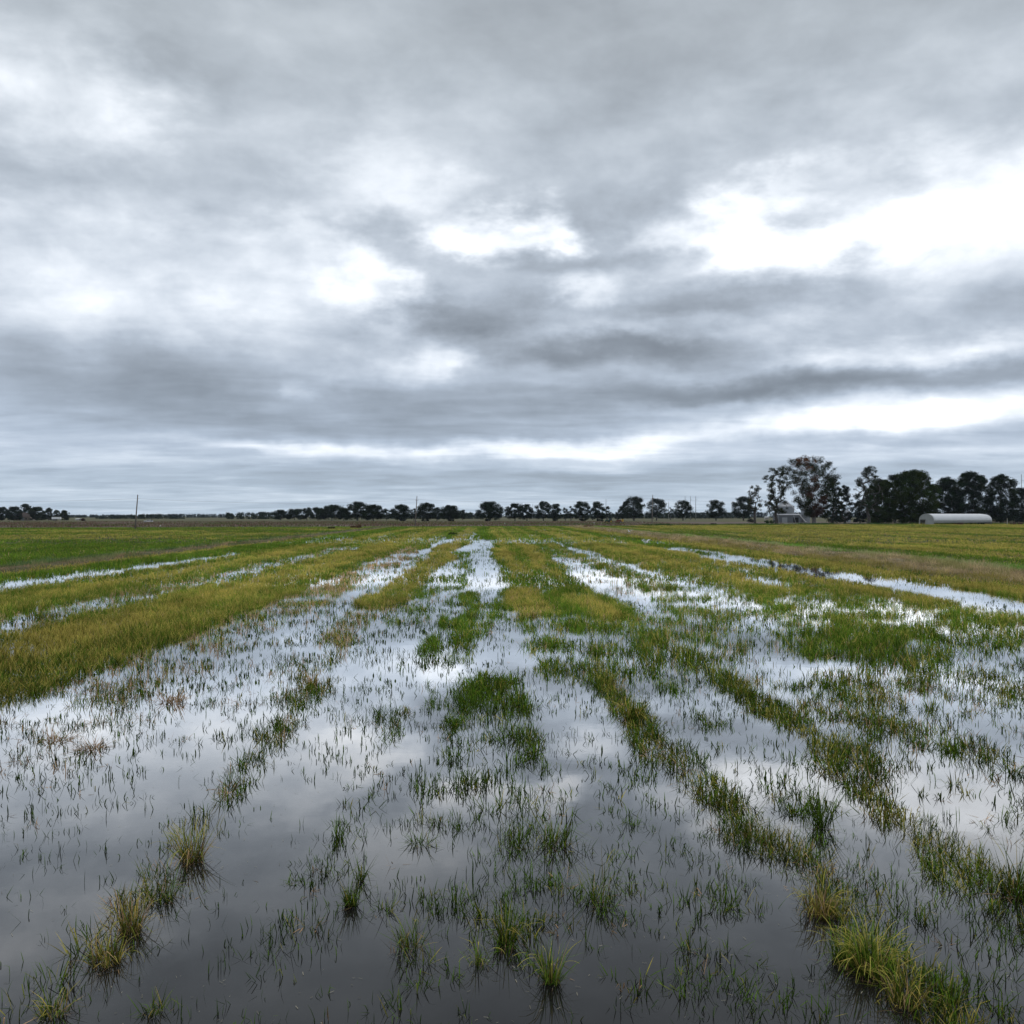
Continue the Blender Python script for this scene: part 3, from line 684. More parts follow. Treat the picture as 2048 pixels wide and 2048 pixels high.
def tree(px, base, top, wpx, label, name='oak_tree', group=None, tone=(.030, .042, .018), kind='oak', lobes=None, bark=None,
         Y=None, trunk_h=None, density=1.0, leaf=None, seedv=0, patches=None, leanx=0.0, cat='tree', lowest=.2, profile=None):
    Y = Y or gY(base); sc = F / Y
    X = gx(px, Y); H = CH - (top - YH) / sc; W = wpx / sc
    root = empty(name, (X, Y, 0), 0, label, cat, group)
    rg = np.random.default_rng(1000 + int(px) + seedv)
    K = lobes or int(np.clip(W * 3.2, 20, 90))
    if kind == 'tall': K = int(K * 1.35); W = W * 1.15
    if kind == 'oak' and K < 200 and leaf != .60: K = int(K * 3.0); wpx = wpx * 1.12; W = W * 1.12
    th = trunk_h if trunk_h is not None else H * .22
    # lobe centres
    cs = []
    lev = rg.permutation(K)
    for _ in range(K):
        a = _ * 2.39996 + rg.random(); q = rg.random() ** .5
        u = (lev[_] + rg.random()) / K
        zz = lowest + (1 - lowest) * u                        # relative height
        if profile is None:
            wide = sqrt(max(0.02, 1 - ((zz - .48) / .54) ** 2)) if zz > .48 else .72 + .28 * (zz / .48)
        else:
            wide = float(np.interp(zz, [p[0] for p in profile], [p[1] for p in profile]))
        rr = W / 2 * wide * q * .88
        cs.append((rr * cos(a) + leanx * W * zz, rr * sin(a), (zz * .93) * H))
    cs = np.array(cs)
    rad = W * rg.uniform(.075, .175, len(cs)) * (44 / K) ** (.23 if leaf != .60 else .24)
    if kind == 'tall': W *= 1.0; rad = W * rg.uniform(.055, .12, len(cs)) * (80 / K) ** .3
    cs[:, 2] = np.minimum(cs[:, 2], H - rad * .7)
    tn = np.array(tone) * rg.uniform(.65, 1.5, (len(cs), 1)) * (1 + rg.normal(0, .08, (len(cs), 3)))
    if patches:
        for (cx, cz, pr, pc) in patches:
            m = np.hypot(cs[:, 0] / W * 2 - cx, (cs[:, 2] / H - cz) * 2) < pr
            tn[m] = np.array(pc) * rg.uniform(.7, 1.3, (m.sum(), 1))
    leaf = leaf or .42
    per = np.clip(density * 26 * (rad / leaf) ** 2 * .62, 14, 260)
    V, Q, Cc = leafball(cs, rad, per, leaf, tn)
    V[:, 2] = np.maximum(V[:, 2], .3)
    mesh_np('crown', V, Q, M_crown, root, Cc)
    # trunk and limbs
    tr = max(.22, H * .028)
    nodes = [np.array((0, 0, 0.)), np.array((rg.normal(0, .1), 0, th * .5)), np.array((rg.normal(0, .2), rg.normal(0, .2), th))]
    par = [-1, 0, 1]; rdd = [tr * 1.25, tr, tr * .85]
    order = np.argsort(np.linalg.norm(cs - nodes[2], axis=1))
    for i in order:
        c = cs[i]; best = None; bd = 1e9
        for j in range(2, len(nodes)):
            d = np.linalg.norm(c - nodes[j]) + max(0, nodes[j][2] - c[2]) * .8 + (.0 if j > 2 else .0)
            if d < bd: bd = d; best = j
        p = nodes[best]; mid = (p + c) / 2 + np.array((0, 0, bd * .08)) + rg.normal(0, bd * .06, 3)
        nodes.append(mid); par.append(best); rdd.append(0)
        nodes.append(c); par.append(len(nodes) - 2); rdd.append(0)
    wgt = [1.0] * len(nodes)
    for j in range(len(nodes) - 1, 2, -1): wgt[par[j]] += wgt[j]
    tot = wgt[2]
    for j in range(3, len(nodes)): rdd[j] = max(.035, tr * .8 * (wgt[j] / tot) ** .5)
    m = MB(); m.tube([nodes[0] + (0, 0, -.1), nodes[0] + (0, 0, .5), nodes[1], nodes[2]], [tr * 1.6, tr * 1.15, tr, tr * .85], 8)
    for j in range(3, len(nodes)):
        p = par[j]
        m.tube([nodes[p], nodes[j]], [min(rdd[p], rdd[j] * 1.5), rdd[j]], 5, False)
    m.build('trunk', bark or M_bark, root, True)
    return root

OAK = 'live oaks in the row along the far road'
# the row of oaks: column, crown top row, crown width, base row
row = [
 (561,1019,26,1040.5,'small dark oak at the thin left end of the oak row'),
 (589,1017,30,1040.5,'second oak in from the thin left end of the oak row'),
 (614,1014.5,24,1040.8,'rounded oak third in from the left end of the oak row'),
 (636,1014,26,1041,'dim olive oak filling the dense left part of the row'),
 (664,1009,46,1041.3,'broad flat topped oak in the dense left part of the row'),
 (687,1014.5,26,1041.5,'shorter oak between the flat topped oak and the tallest left oak'),
 (715,1002.5,40,1041.7,'tallest oak of the dense left part of the row'),
 (747,1008.5,40,1042,'oak with a forked trunk just right of the tallest left oak'),
 (773,1017,16,1041,'slim low olive tree in the gap left of the middle utility pole'),
 (801,1008.5,40,1042,'dense round oak left of the middle utility pole'),
 (828,1016,15,1041.5,'narrow tree hugging the left side of the middle utility pole'),
 (853,1005,40,1042,'oak with a dark bush at its foot right of the middle utility pole'),
 (874,1014,20,1041.5,'small oak joined to the right side of the oak by the middle pole'),
 (899,1010,42,1042,'low wide oak with a ragged top, second right of the middle pole'),
 (925,1019,18,1040.5,'little oak on the right shoulder of the low wide oak'),
 (980,1002.5,56,1042,'large lone oak at the centre of the row with open sky on its left'),
 (1030,1006,42,1041.5,'oak in the pair right of the large central oak, left one'),
 (1054,1006.5,32,1041.5,'oak in the pair right of the large central oak, right one'),
 (1087,1001.5,36,1041.5,'oak with a pointed top and slim trunk left of the brushy oak'),
 (1111,1006,30,1041.5,'brushy oak with branches reaching close to the ground'),
 (1131,1014,16,1041,'small oak trailing to the right of the brushy oak'),
 (1142,1011,15,1041,'thin see through tree left of the two oaks behind the tractor'),
 (1163,1001.5,36,1042,'left one of the two square oaks near the tractor'),
 (1195,1002,34,1042,'right one of the two square oaks near the tractor'),
 (1214,1011,18,1040,'small drooping oak directly above the tractor'),
 (1234,1023,14,1040.5,'low bushy tree right of the tractor'),
 (1246,1007,24,1041,'lower left shoulder oak beside the biggest oak of the row'),
 (1268,992,54,1041.5,'biggest and widest oak of the row, left of the right utility pole'),
 (1313,996,44,1041,'paler see through oak behind the right utility pole'),
 (1366,1000,44,1041,'oak with a slanting left bough in front of three thin steel poles'),
 (1341,1013,12,1040,'tiny side tree at the left end of the slanting bough oak'),
 (1432,999,42,1041,'isolated oak with layered boughs and open sky on both sides'),
 (1487,992,52,1041,'round oak with many sky holes left of the tall cottonwoods'),
]
for i, (px, top, w, base, lab) in enumerate(row):
    holes = px > 1300
    tree(px, base, top, w * (1.34 if px < 800 else 1.2 if px < 960 else 1.06), lab, group=OAK, seedv=i, density=.7 if holes else 1.0, lowest=.16 if not holes else .2,
         lobes=int(np.clip(w * 1.7, 24, 90)), leaf=.60, trunk_h=3.0,
         tone=(.020, .031, .012) if px != 1313 else (.045, .055, .035))
GROVE = 'trees of the left grove around the farmhouse'
for i, (px, top, w, lab) in enumerate([
 (4,1013,26,'dark tree cut by the left edge of the picture'),
 (28,1012,30,'green tree in front of the farmhouse at its left'),
 (53,1007,30,'tallest tree of the left grove rising behind the farmhouse roof'),
 (74,1013,32,'wide grey green tree right of the farmhouse'),
 (97,1015,20,'rounded tree left of the white box trailer'),
 (113,1019,16,'pale olive tree directly behind the white box trailer'),
 (129,1020,20,'last low tree at the right end of the left grove')]):
    tree(px, 1041, top, w, lab, name='grove_tree', group=GROVE, seedv=40 + i, lobes=26, leaf=.55, trunk_h=2.2, lowest=.08,
         Y=930 if px == 53 else 880, tone=(.030, .045, .022) if px < 60 else (.042, .055, .030))

# tall cottonwoods and the right grove
tree(1553,1048.5,928,56,'tall open cottonwood with a forked trunk standing before the grain bins', 'cottonwood_tree', None, (.050,.062,.026), 'tall', 105, M_bark,
     None, 4.0, .66, .42, 3, None, 0, lowest=.2, profile=[(.12,.5),(.38,.9),(.5,.55),(.62,.6),(.78,1.0),(.9,.95),(1,.5)])
tree(1510,1047.5,966,38,'slender bare topped tree leaning at the left of the tall cottonwood', 'cottonwood_tree', None, (.055,.062,.028), 'tall', 34, M_bark,
     None, 6.0, .6, .42, 4, None, .0, lowest=.34, profile=[(.3,.5),(.5,1.1),(.6,.9),(.8,.6),(1,.5)])
tree(1628,1049.2,907,106,'tallest cottonwood with rusty brown dead leaf patches and a thick pale trunk', 'cottonwood_tree', None, (.048,.060,.026), 'tall', 190, M_bark_pale,
     None, 7.5, .55, .42, 5, [(-.35,.86,.24,(.19,.085,.035)),(-.08,.60,.16,(.14,.07,.04)),(-.18,.46,.2,(.13,.065,.04)),(.2,.24,.3,(.11,.055,.038))],
     -.10, lowest=.14, profile=[(.1,.15),(.2,.35),(.4,.75),(.5,.8),(.65,.95),(.8,1.1),(.92,.9),(1,.45)])
tree(1664,1048,950,44,'dense green tree pressed against the right side of the tallest cottonwood', 'broadleaf_tree', None, (.032,.045,.018), 'oak', 50, None, 555, 3, 1, .5, 6, lowest=.05)
tree(1690,1047.5,967,34,'blackish green tree in the gap between the cottonwoods and the right grove', 'broadleaf_tree', None, (.018,.026,.014), 'oak', 36, None, 575, 3, .9, .5, 7, lowest=.05)
RG = 'trees of the right grove behind the greenhouse'
tree(1738,1048.3,925,62,'see through feathery tree at the left end of the right grove', 'broadleaf_tree', RG, (.050,.060,.030), 'tall', 85, M_bark, None, 4, .55, .42, 8, lowest=.22)
tree(1762,1048,955,64,'olive green bushy tree in front of the left part of the right grove', 'broadleaf_tree', RG, (.036,.056,.012), 'oak', 70, None, 525, 2, 1, .5, 9, lowest=.03)
tree(1790,1046,944,50,'small crowned tree peeking above the grove left of its big olive tree', 'broadleaf_tree', RG, (.030,.040,.018), 'oak', 40, None, 590, 3, .8, .5, 10, lowest=.2)
tree(1828,1048,936,96,'big rounded olive green tree just left of the white greenhouse', 'broadleaf_tree', RG, (.040,.062,.012), 'oak', 110, None, 530, 3, 1.1, .5, 11, lowest=.03)
tree(1892,1044,951,70,'dark oak behind the left half of the white greenhouse', 'broadleaf_tree', RG, (.018,.032,.010), 'oak', 70, None, 640, 3, 1, .55, 12, lowest=.05)
tree(1941,1044,940,82,'tallest black green oak behind the middle of the white greenhouse', 'broadleaf_tree', RG, (.018,.031,.010), 'oak', 90, None, 620, 3, 1, .55, 13, lowest=.05)
tree(2003,1044,945,66,'black green oak behind the right end of the white greenhouse', 'broadleaf_tree', RG, (.020,.033,.011), 'oak', 75, None, 620, 3, .85, .55, 14, lowest=.05)
tree(2046,1044,973,50,'lower dark oak cut by the right edge of the picture', 'broadleaf_tree', RG, (.019,.027,.015), 'oak', 40, None, 640, 3, 1, .55, 15, lowest=.05)
tree(1720,1045,1000,34,'short dark tree under the feathery tree of the right grove', 'broadleaf_tree', RG, (.016,.024,.013), 'oak', 30, None, 600, 2, 1, .5, 16, lowest=.05)

def bush(px, base, top, w, label, tone, Y=None, name='bush', group=None, leaf=.4):
    Y = Y or gY(base); sc = F / Y; X = gx(px, Y); H = max(.5, CH - (top - YH) / sc); W = w / sc
    k = 14; rg = np.random.default_rng(int(px * 7))
    cs = np.stack([rg.uniform(-.36, .36, k) * W, rg.uniform(-.3, .3, k) * W, rg.uniform(.15, .7, k) * H], 1)
    rad = np.full(k, 1.) * min(W * .22, H * .45)
    V, Q, Cc = leafball(cs, rad, np.full(k, 70), min(leaf, H * .3), np.tile(np.array(tone), (k, 1)) * rg.uniform(.7, 1.3, (k, 1)), .9)
    V[:, 2] = np.maximum(V[:, 2], .02)
    o = mesh_np(name, V, Q, M_crown, None, Cc); o.location = (X, Y, 0)
    return tag(o, label, 'bush', group)
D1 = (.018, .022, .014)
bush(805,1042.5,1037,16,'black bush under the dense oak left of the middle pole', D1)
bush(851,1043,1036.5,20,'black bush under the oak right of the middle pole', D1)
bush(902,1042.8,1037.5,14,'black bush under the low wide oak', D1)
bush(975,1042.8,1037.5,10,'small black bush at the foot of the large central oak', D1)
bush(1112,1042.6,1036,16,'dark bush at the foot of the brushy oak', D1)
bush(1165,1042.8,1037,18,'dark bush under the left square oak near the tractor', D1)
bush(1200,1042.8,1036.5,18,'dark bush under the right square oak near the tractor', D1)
bush(165,1042,1035.8,11,'dark red bush right of the left grove', (.07, .028, .025))
bush(1480+150/6.9,1045,1036,20,'low brown brush under the round oak with sky holes', (.05,.045,.035))
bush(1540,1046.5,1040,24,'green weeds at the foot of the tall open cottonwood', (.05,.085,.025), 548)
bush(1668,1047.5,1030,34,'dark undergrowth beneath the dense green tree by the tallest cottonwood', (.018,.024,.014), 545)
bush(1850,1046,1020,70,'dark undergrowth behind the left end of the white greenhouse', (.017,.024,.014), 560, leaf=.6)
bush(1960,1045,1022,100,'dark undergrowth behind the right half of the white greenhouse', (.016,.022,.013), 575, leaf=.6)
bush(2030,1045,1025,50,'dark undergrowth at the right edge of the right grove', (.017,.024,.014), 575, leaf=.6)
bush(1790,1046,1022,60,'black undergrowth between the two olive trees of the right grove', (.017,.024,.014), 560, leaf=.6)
bush(905,1070,1064.5,20,'weedy dark green patch breaking the gold rice near the far end', (.09,.13,.03), leaf=.22, name='weed_patch')
bush(1427,1050.5,1046.5,14,'dark low brush heap on the field edge before the isolated oak', (.035,.025,.02), leaf=.3, name='brush_heap')
bush(663,1057.5,1053.5,17,'dark brush heap at the far end of the left levee', (.05,.035,.028), leaf=.3, name='brush_heap')
bush(713,1056.5,1048.5,32,'tall tawny weed heap closing the far end of the left levee', (.24,.155,.09), leaf=.5, name='weed_heap')
bush(1177,1056,1048.5,30,'tawny weed heap closing the far end of the right levee', (.25,.165,.10), leaf=.5, name='weed_heap')
bush(2034,1049.5,1044.5,26,'brown earth and weed mound beside the white post', (.17,.12,.085), leaf=.4, name='weed_heap')
bush(1918,1049,1045.6,24,'reddish dry brush against the greenhouse side', (.13,.075,.05), 470, leaf=.3, name='brush_heap')
bush(1950,1049.5,1045.2,50,'green weeds along the long side of the greenhouse', (.05,.075,.028), 480, leaf=.3)

# far woods: one mass each
def wood(name, label, spans, tone, seedn, rowsn=3):
    rg = np.random.default_rng(seedn); cs = []; rd = []
    for (x0, x1, Y, top0, top1) in spans:
        sc = F / Y; n = int((x1 - x0) / sc / 4.2 * rowsn)
        xs = rg.uniform(x0, x1, n); 
        for x in xs:
            u = (x - x0) / (x1 - x0); H = CH + (YH - (top0 + (top1 - top0) * u)) / sc
            H *= rg.uniform(.8, 1.12)
            Yj = Y + rg.uniform(0, 60)
            for zz in np.arange(1.0, H - 1.5, 3.0):
                cs.append((gx(x, Yj) + rg.normal(0, 1), Yj, zz)); rd.append(rg.uniform(2.2, 3.6))
            cs.append((gx(x, Yj), Yj, H - 2.2)); rd.append(rg.uniform(2, 3))
    cs = np.array(cs); rd = np.array(rd)
    tn = np.array(tone) * rg.uniform(.6, 1.4, (len(cs), 1))
    V, Q, Cc = leafball(cs, rd, np.full(len(cs), 26), 1.5, tn, .9); V[:, 2] = np.maximum(V[:, 2], 0)
    return tag(mesh_np(name, V, Q, M_crown, None, Cc), label, 'woods', kind='stuff')
wood('far_woods', 'blue grey far off woods along the horizon', [(-160, 210, 2300, 1030, 1029), (210, 360, 2300, 1029, 1028.5), (330, 470, 2200, 1028, 1028),
     (640, 1300, 2300, 1028, 1027), (1300, 1760, 2200, 1025, 1024), (1760, 2250, 2200, 1024, 1022)], (.030, .045, .040), 5)  # bluish leaf tone paints in part of the distance haze
wood('near_woods', 'green belt of woods in front of the far blue woods', [(195, 280, 1350, 1031.5, 1030), (280, 330, 1350, 1028, 1027), (330, 370, 1350, 1031, 1035),
     (455, 500, 1250, 1025, 1026), (500, 560, 1250, 1025, 1022), (845, 960, 1350, 1026, 1025), (760, 850, 1350, 1028, 1026), (1060, 1500, 1500, 1028, 1025)],
     (.034, .050, .026), 6, 3)

# ------------------------------------------------------------------ poles and wires
M_wood = mat_simple('weathered_pole', (.20, .175, .155), .9, var=.3, scale=3)
M_steel = mat_simple('galvanised_steel', (.34, .36, .38), .5, .3, .1)
M_wire = mat_simple('wire', (.12, .12, .12), .6, .3, .05)
M_ins = mat_simple('insulator', (.35, .33, .32), .4, 0, .1)
def utility_pole(px, top, Y, label, lean=0.0, arm=True):
    X = gx(px, Y); H = CH + (YH - top) * Y / F
    r = empty('utility_pole', (X, Y, 0), 0, label, 'utility pole', 'wooden utility poles at the field edge')
    MB().tube([(-lean, 0, -.2), (-lean * .5, 0, H * .5), (0, 0, H)], [.23, .20, .15], 10).build('shaft', M_wood, r, True)
    z = H * .86
    if arm: MB().box((0, -.2, z), (1.3, .12, .14)).build('crossarm', M_wood, r)
    for sx in ((-.55, .55) if arm else (.28,)):
        MB().tube([(sx, -.2, z + .07), (sx, -.2, z + .2), (sx, -.2, z + .3)], [.05, .09, .04], 8).build('insulator', M_ins, r)
    return (X, Y, H, z + .3)
pA = utility_pole(275.5, 989.3, 320, 'plain leaning utility pole alone over the left field', .9, False)
pB = utility_pole(834, 992, 415, 'utility pole between two oaks near the middle of the row', .8)
pC = utility_pole(1305.5, 989.5, 468, 'utility pole in front of the paler oak at the right', .4)
def wire(a, b, sag, label):
    pts = []
    for i in range(25):
        t = i / 24; p = [a[k] * (1 - t) + b[k] * t for k in range(3)]; p[2] -= sag * 4 * t * (1 - t); pts.append(p)
    tag(MB().tube(pts, .022, 5).build('power_line', M_wire, None, True), label, 'wire', 'wires between the wooden utility poles')
wire((pA[0] + .28, pA[1] - .2, pA[3]), (pB[0] - .55, pB[1] - .2, pB[3]), 1.6, 'sagging wire between the lone left pole and the middle pole')
wire((pB[0] + .55, pB[1] - .2, pB[3]), (pC[0] - .55, pC[1] - .2, pC[3]), 1.6, 'sagging wire between the middle pole and the right pole')
wire((pA[0] + .28, pA[1] - .2, pA[3]), (pA[0] - 95, pA[1] - 60, pA[3]), 1.5, 'sagging wire leaving the lone left pole towards the left edge')
wire((pC[0] + .55, pC[1] - .2, pC[3]), (pC[0] + 105, pC[1] + 55, pC[3]), 1.6, 'sagging wire leaving the right pole towards the cottonwoods')
for (px, top, Y, lab) in [(1370.3,992.2,1000,'left one of the three thin steel poles above the slanting bough oak'),
                          (1381,992.2,1010,'middle one of the three thin steel poles above the slanting bough oak'),
                          (1391.5,992.2,960,'right one of the three thin steel poles, seen down to the ground'),
                          (1337,1003.3,1150,'thin steel pole left of the slanting bough oak'),
                          (1212,998,1100,'thin steel pole top showing above the small oak by the tractor'),
                          (1065.5,1008,1300,'faint steel pole between the central pair and the pointed oak'),
                          (1512,1020,1180,'short pale steel pole left of the grain bins'),
                          (2043,948.5,700,'tall steel pole at the right edge above the grove')]:
    X = gx(px, Y); H = CH + (YH - top) * Y / F
    r = empty('transmission_pole', (X, Y, 0), 0, lab, 'transmission pole', 'thin steel transmission poles')
    MB().tube([(0, 0, -.2), (0, 0, H)], [.42, .22], 8).build('shaft', M_steel, r, True)
    m = MB(); m.tube([(0, 0, H * .86), (1.8, 0, H * .87)], [.12, .07], 6); m.build('bracket', M_steel, r)

# ------------------------------------------------------------------ greenhouse
def mat_ribbed(name, c1, c2, scale, axis='X', rough=.5, metal=0.0):
    m = bpy.data.materials.new(name); m.use_nodes = True; nt = m.node_tree; b = nt.nodes['Principled BSDF']
    tc = nt.nodes.new('ShaderNodeTexCoord'); w = nt.nodes.new('ShaderNodeTexWave'); w.bands_direction = axis
    w.inputs['Scale'].default_value = scale; w.inputs['Distortion'].default_value = .4; w.inputs['Detail'].default_value = 2
    nt.links.new(tc.outputs['Object'], w.inputs[0])
    cr = nt.nodes.new('ShaderNodeValToRGB'); cr.color_ramp.elements[0].color = (*c1, 1); cr.color_ramp.elements[1].color = (*c2, 1)
    n = nt.nodes.new('ShaderNodeTexNoise'); n.inputs['Scale'].default_value = .35; n.inputs['Detail'].default_value = 6
    nt.links.new(tc.outputs['Object'], n.inputs['Vector'])
    ad = nt.nodes.new('ShaderNodeMath'); ad.operation = 'MULTIPLY_ADD'; ad.inputs[1].default_value = .45
    nt.links.new(w.outputs[1], ad.inputs[0]); 
    mu = nt.nodes.new('ShaderNodeMath'); mu.operation = 'MULTIPLY'; mu.inputs[1].default_value = .6; nt.links.new(n.outputs[0], mu.inputs[0]); nt.links.new(mu.outputs[0], ad.inputs[2])
    nt.links.new(ad.outputs[0], cr.inputs[0]); nt.links.new(cr.outputs[0], b.inputs['Base Color'])
    b.inputs['Roughness'].default_value = rough; b.inputs['Metallic'].default_value = metal
    return m
M_film = mat_ribbed('greenhouse_film', (.62, .62, .63), (.80, .80, .82), .8)
M_gable = mat_simple('greenhouse_end_sheet', (.36, .37, .36), .5, 0, .12, .5)
M_curtain = mat_simple('side_curtain', (.30, .31, .31), .7, 0, .15, .5)
M_dark = mat_simple('dark_interior', (.02, .02, .018), .9)
M_frame = mat_simple('pipe_frame', (.30, .28, .25), .6, .2)
def greenhouse():
    p0 = np.array((gx(1868, 479), 479.)); p1 = np.array((gx(1984, 500), 500.))
    L = float(np.linalg.norm(p1 - p0)); ax = atan2(p1[1] - p0[1], p1[0] - p0[0])
    r = empty('greenhouse', (p0[0], p0[1], 0), ax, 'long white arched greenhouse with a pale gable end and open side', 'greenhouse')
    Wd, eave, top = 9.0, 1.75, 5.5
    def arc(n=18, off=0.0):
        return [(Wd / 2 - (Wd / 2 + off) * cos(pi * i / n), eave + (top - eave + off) * sin(pi * i / n) ** .85) for i in range(n + 1)]
    a = arc(); V = []; ns = 25
    for j in range(ns):
        x = L * j / (ns - 1)
        sc = 1.0 if j < ns - 3 else (1, .97, .90)[j - ns + 3]
        for (yy, zz) in a: V.append((x + .0, yy, eave + (zz - eave) * sc - (.05 if j % 2 else 0)))
    k = len(a); Q = [(j * k + i, j * k + i + 1, (j + 1) * k + i + 1, (j + 1) * k + i) for j in range(ns - 1) for i in range(k - 1)]
    o = mesh_np('roof_cover', V, np.array(Q), M_film, r, smooth=True); s = o.modifiers.new('t', 'SOLIDIFY'); s.thickness = .05
    # gables with a door opening left in the front one
    for x, nm in ((-.03, 'gable'), (L + .03, 'gable')):
        m = MB(); pts = arc(18, -.04)
        for i in range(len(pts) - 1):
            (y0, z0), (y1, z1) = pts[i], pts[i + 1]; ym = (y0 + y1) / 2
            zb = 2.6 if (x < 1 and 5.2 < ym < 8.2) else 0.0
            if z0 <= zb or z1 <= zb: zb = min(z0, z1) - .02
            m.add([(x, y0, zb), (x, y1, zb), (x, y1, z1), (x, y0, z0), (x + .06, y0, zb), (x + .06, y1, zb), (x + .06, y1, z1), (x + .06, y0, z0)],
                  [(0, 1, 2, 3), (7, 6, 5, 4), (0, 4, 5, 1), (3, 2, 6, 7)])
        m.build(nm, M_gable, r)
    for yy in (.02, Wd - .02):
        MB().box((L / 2, yy, 1.38), (L - .1, .05, .70)).build('side_curtain', M_curtain, r)
        for j in range(13): MB().tube([(.1 + (L - .2) * j / 12, yy, -.1), (.1 + (L - .2) * j / 12, yy, 1.75)], .05, 6).build('side_post', M_frame, r)
    MB().box((L / 2, Wd / 2, .03), (L - .4, Wd - .6, .05)).build('floor', M_dark, r)
    m = MB()
    for yy in (5.2, 6.7, 8.2): m.tube([(-.09, yy, 0), (-.09, yy, 2.6)], .06, 6)
    m.tube([(-.09, 5.2, 2.6), (-.09, 8.2, 2.6)], .06, 6); m.tube([(-.09, 5.2, 1.3), (-.09, 8.2, 1.3)], .04, 6)
    m.build('door_frame', M_frame, r)
greenhouse()
X, Y = gx(2014.5, 470), 470
r = MB().tube([(0, 0, -.1), (.02, 0, 1.6), (-.02, 0, 3.2)], [.13, .12, .11], 8).build('post', mat_simple('pale_post', (.5, .46, .40), .8), None)
r.location = (X, Y, 0); tag(r, 'pale wooden post standing in weeds right of the greenhouse', 'post')

# ------------------------------------------------------------------ grain bins and sheds
M_corr = mat_ribbed('corrugated_steel', (.23, .25, .27), (.34, .36, .38), 3.0, 'Z', .55, .2)
M_corr2 = mat_ribbed('sheet_wall', (.09, .10, .11), (.17, .185, .20), 2.0, 'X', .6, .1)
M_roofm = mat_simple('bin_roof', (.22, .23, .25), .5, .2, .1)
M_pale = mat_simple('pale_paint', (.55, .55, .54), .6, 0, .1)
def grain_bin(px, Y, wpx, eave, top, label, shade=1):
    sc = F / Y; R = wpx / sc / 2; X = gx(px, Y); H = CH - (eave - YH) / sc; T = CH - (top - YH) / sc
    r = empty('grain_bin', (X, Y, 0), 0, label, 'grain bin', 'round steel grain bins behind the cottonwoods')
    n = 36; m = MB(); zs = np.linspace(0, H, 12)
    prof = []
    for i in range(len(zs) - 1): prof += [(R, zs[i]), (R + .05, (zs[i] + zs[i + 1]) / 2)]
    prof.append((R, H))
    V = [(q * cos(2 * pi * k / n), q * sin(2 * pi * k / n), z) for q, z in prof for k in range(n)]
    Q = [(i * n + k, i * n + (k + 1) % n, (i + 1) * n + (k + 1) % n, (i + 1) * n + k) for i in range(len(prof) - 1) for k in range(n)]
    mesh_np('wall', V, np.array(Q), M_corr, r, smooth=True)
    MB().tube([(0, 0, H - .02), (0, 0, T - .6)], [R + .25, .9], n).build('roof', M_roofm, r)
    MB().tube([(0, 0, T - .62), (0, 0, T - .2), (0, 0, T)], [.8, .8, .35], 12).build('roof_cap', M_roofm, r)
    MB().box((R * .3, -R - .02, 1.1), (1.1, .16, 2.0)).build('door', M_steel, r)
    m = MB()
    for dx in (-.25, .25): m.tube([(-R * .5 + dx, -R * .9 - .2, 0), (-R * .5 + dx, -R * .9 - .2, H)], .035, 5)
    for z in np.arange(.4, H, .45): m.tube([(-R * .5 - .25, -R * .9 - .2, z), (-R * .5 + .25, -R * .9 - .2, z)], .025, 5)
    m.build('ladder', M_steel, r)
    return X, Y, T
b1 = grain_bin(1570, 640, 36, 1013, 1001.5, 'larger grain bin with a pale conical roof behind the forked cottonwood')
grain_bin(1611, 620, 18, 1020, 1014, 'narrow dark grain bin right of the metal shed')
grain_bin(1695, 640, 12, 1024, 1019, 'little grain bin half hidden between dark trees further right')
def shed(x0, x1, Y, eave, ridge, depth, label, mw, mr, name='metal_shed', doors=1):
    sc = F / Y; W = (x1 - x0) / sc; X = gx((x0 + x1) / 2, Y); H = CH - (eave - YH) / sc; T = CH - (ridge - YH) / sc
    r = empty(name, (X, Y, 0), 0, label, 'shed' if 'shed' in name else 'house')
    m = MB(); h = W / 2
    m.box((0, 0, H / 2), (W, .15, H)); m.build('wall', mw, r)
    MB().box((0, depth, H / 2), (W, .15, H)).build('wall', mw, r)
    for sx in (-1, 1):
        g = MB(); xx = sx * (h - .08)
        g.add([(xx, .08, 0), (xx, depth - .08, 0), (xx, depth - .08, H), (xx, depth / 2, T - .1), (xx, .08, H),
               (xx - .12 * sx, .08, 0), (xx - .12 * sx, depth - .08, 0), (xx - .12 * sx, depth - .08, H), (xx - .12 * sx, depth / 2, T - .1), (xx - .12 * sx, .08, H)],
              [(0, 1, 2, 3, 4), (9, 8, 7, 6, 5)]); g.build('gable', mw, r)
    m = MB()
    m.add([(-h - .3, -.4, H - .08), (h + .3, -.4, H - .08), (h + .3, depth / 2, T), (-h - .3, depth / 2, T), (-h - .3, depth + .4, H - .08), (h + .3, depth + .4, H - .08)],
          [(0, 1, 2, 3), (3, 2, 5, 4)])
    o = m.build('roof', mr, r); s = o.modifiers.new('t', 'SOLIDIFY'); s.thickness = .12
    for k in range(doors):
        dx = (k - (doors - 1) / 2) * W / max(1, doors)
        MB().box((dx, -.11, min(1.7, H * .4)), (min(3.4, W * .3), .08, min(3.4, H * .8))).build('door', M_dark if k % 2 else M_steel, r)
    return r
shed(1558, 1603, 612, 1030, 1027.5, 14, 'long grey sheet metal shed behind the forked cottonwood', M_corr2, M_roofm, doors=2)
M_brick = mat_simple('beige_wall', (.30, .25, .20), .8, 0, .15); M_shingle = mat_simple('brown_shingle', (.085, .065, .058), .9, 0, .25)
hs = shed(30, 60, 890, 1033.5, 1025, 12, 'brown roofed beige farmhouse half hidden in the left grove', M_brick, M_shingle, 'farmhouse', 1)
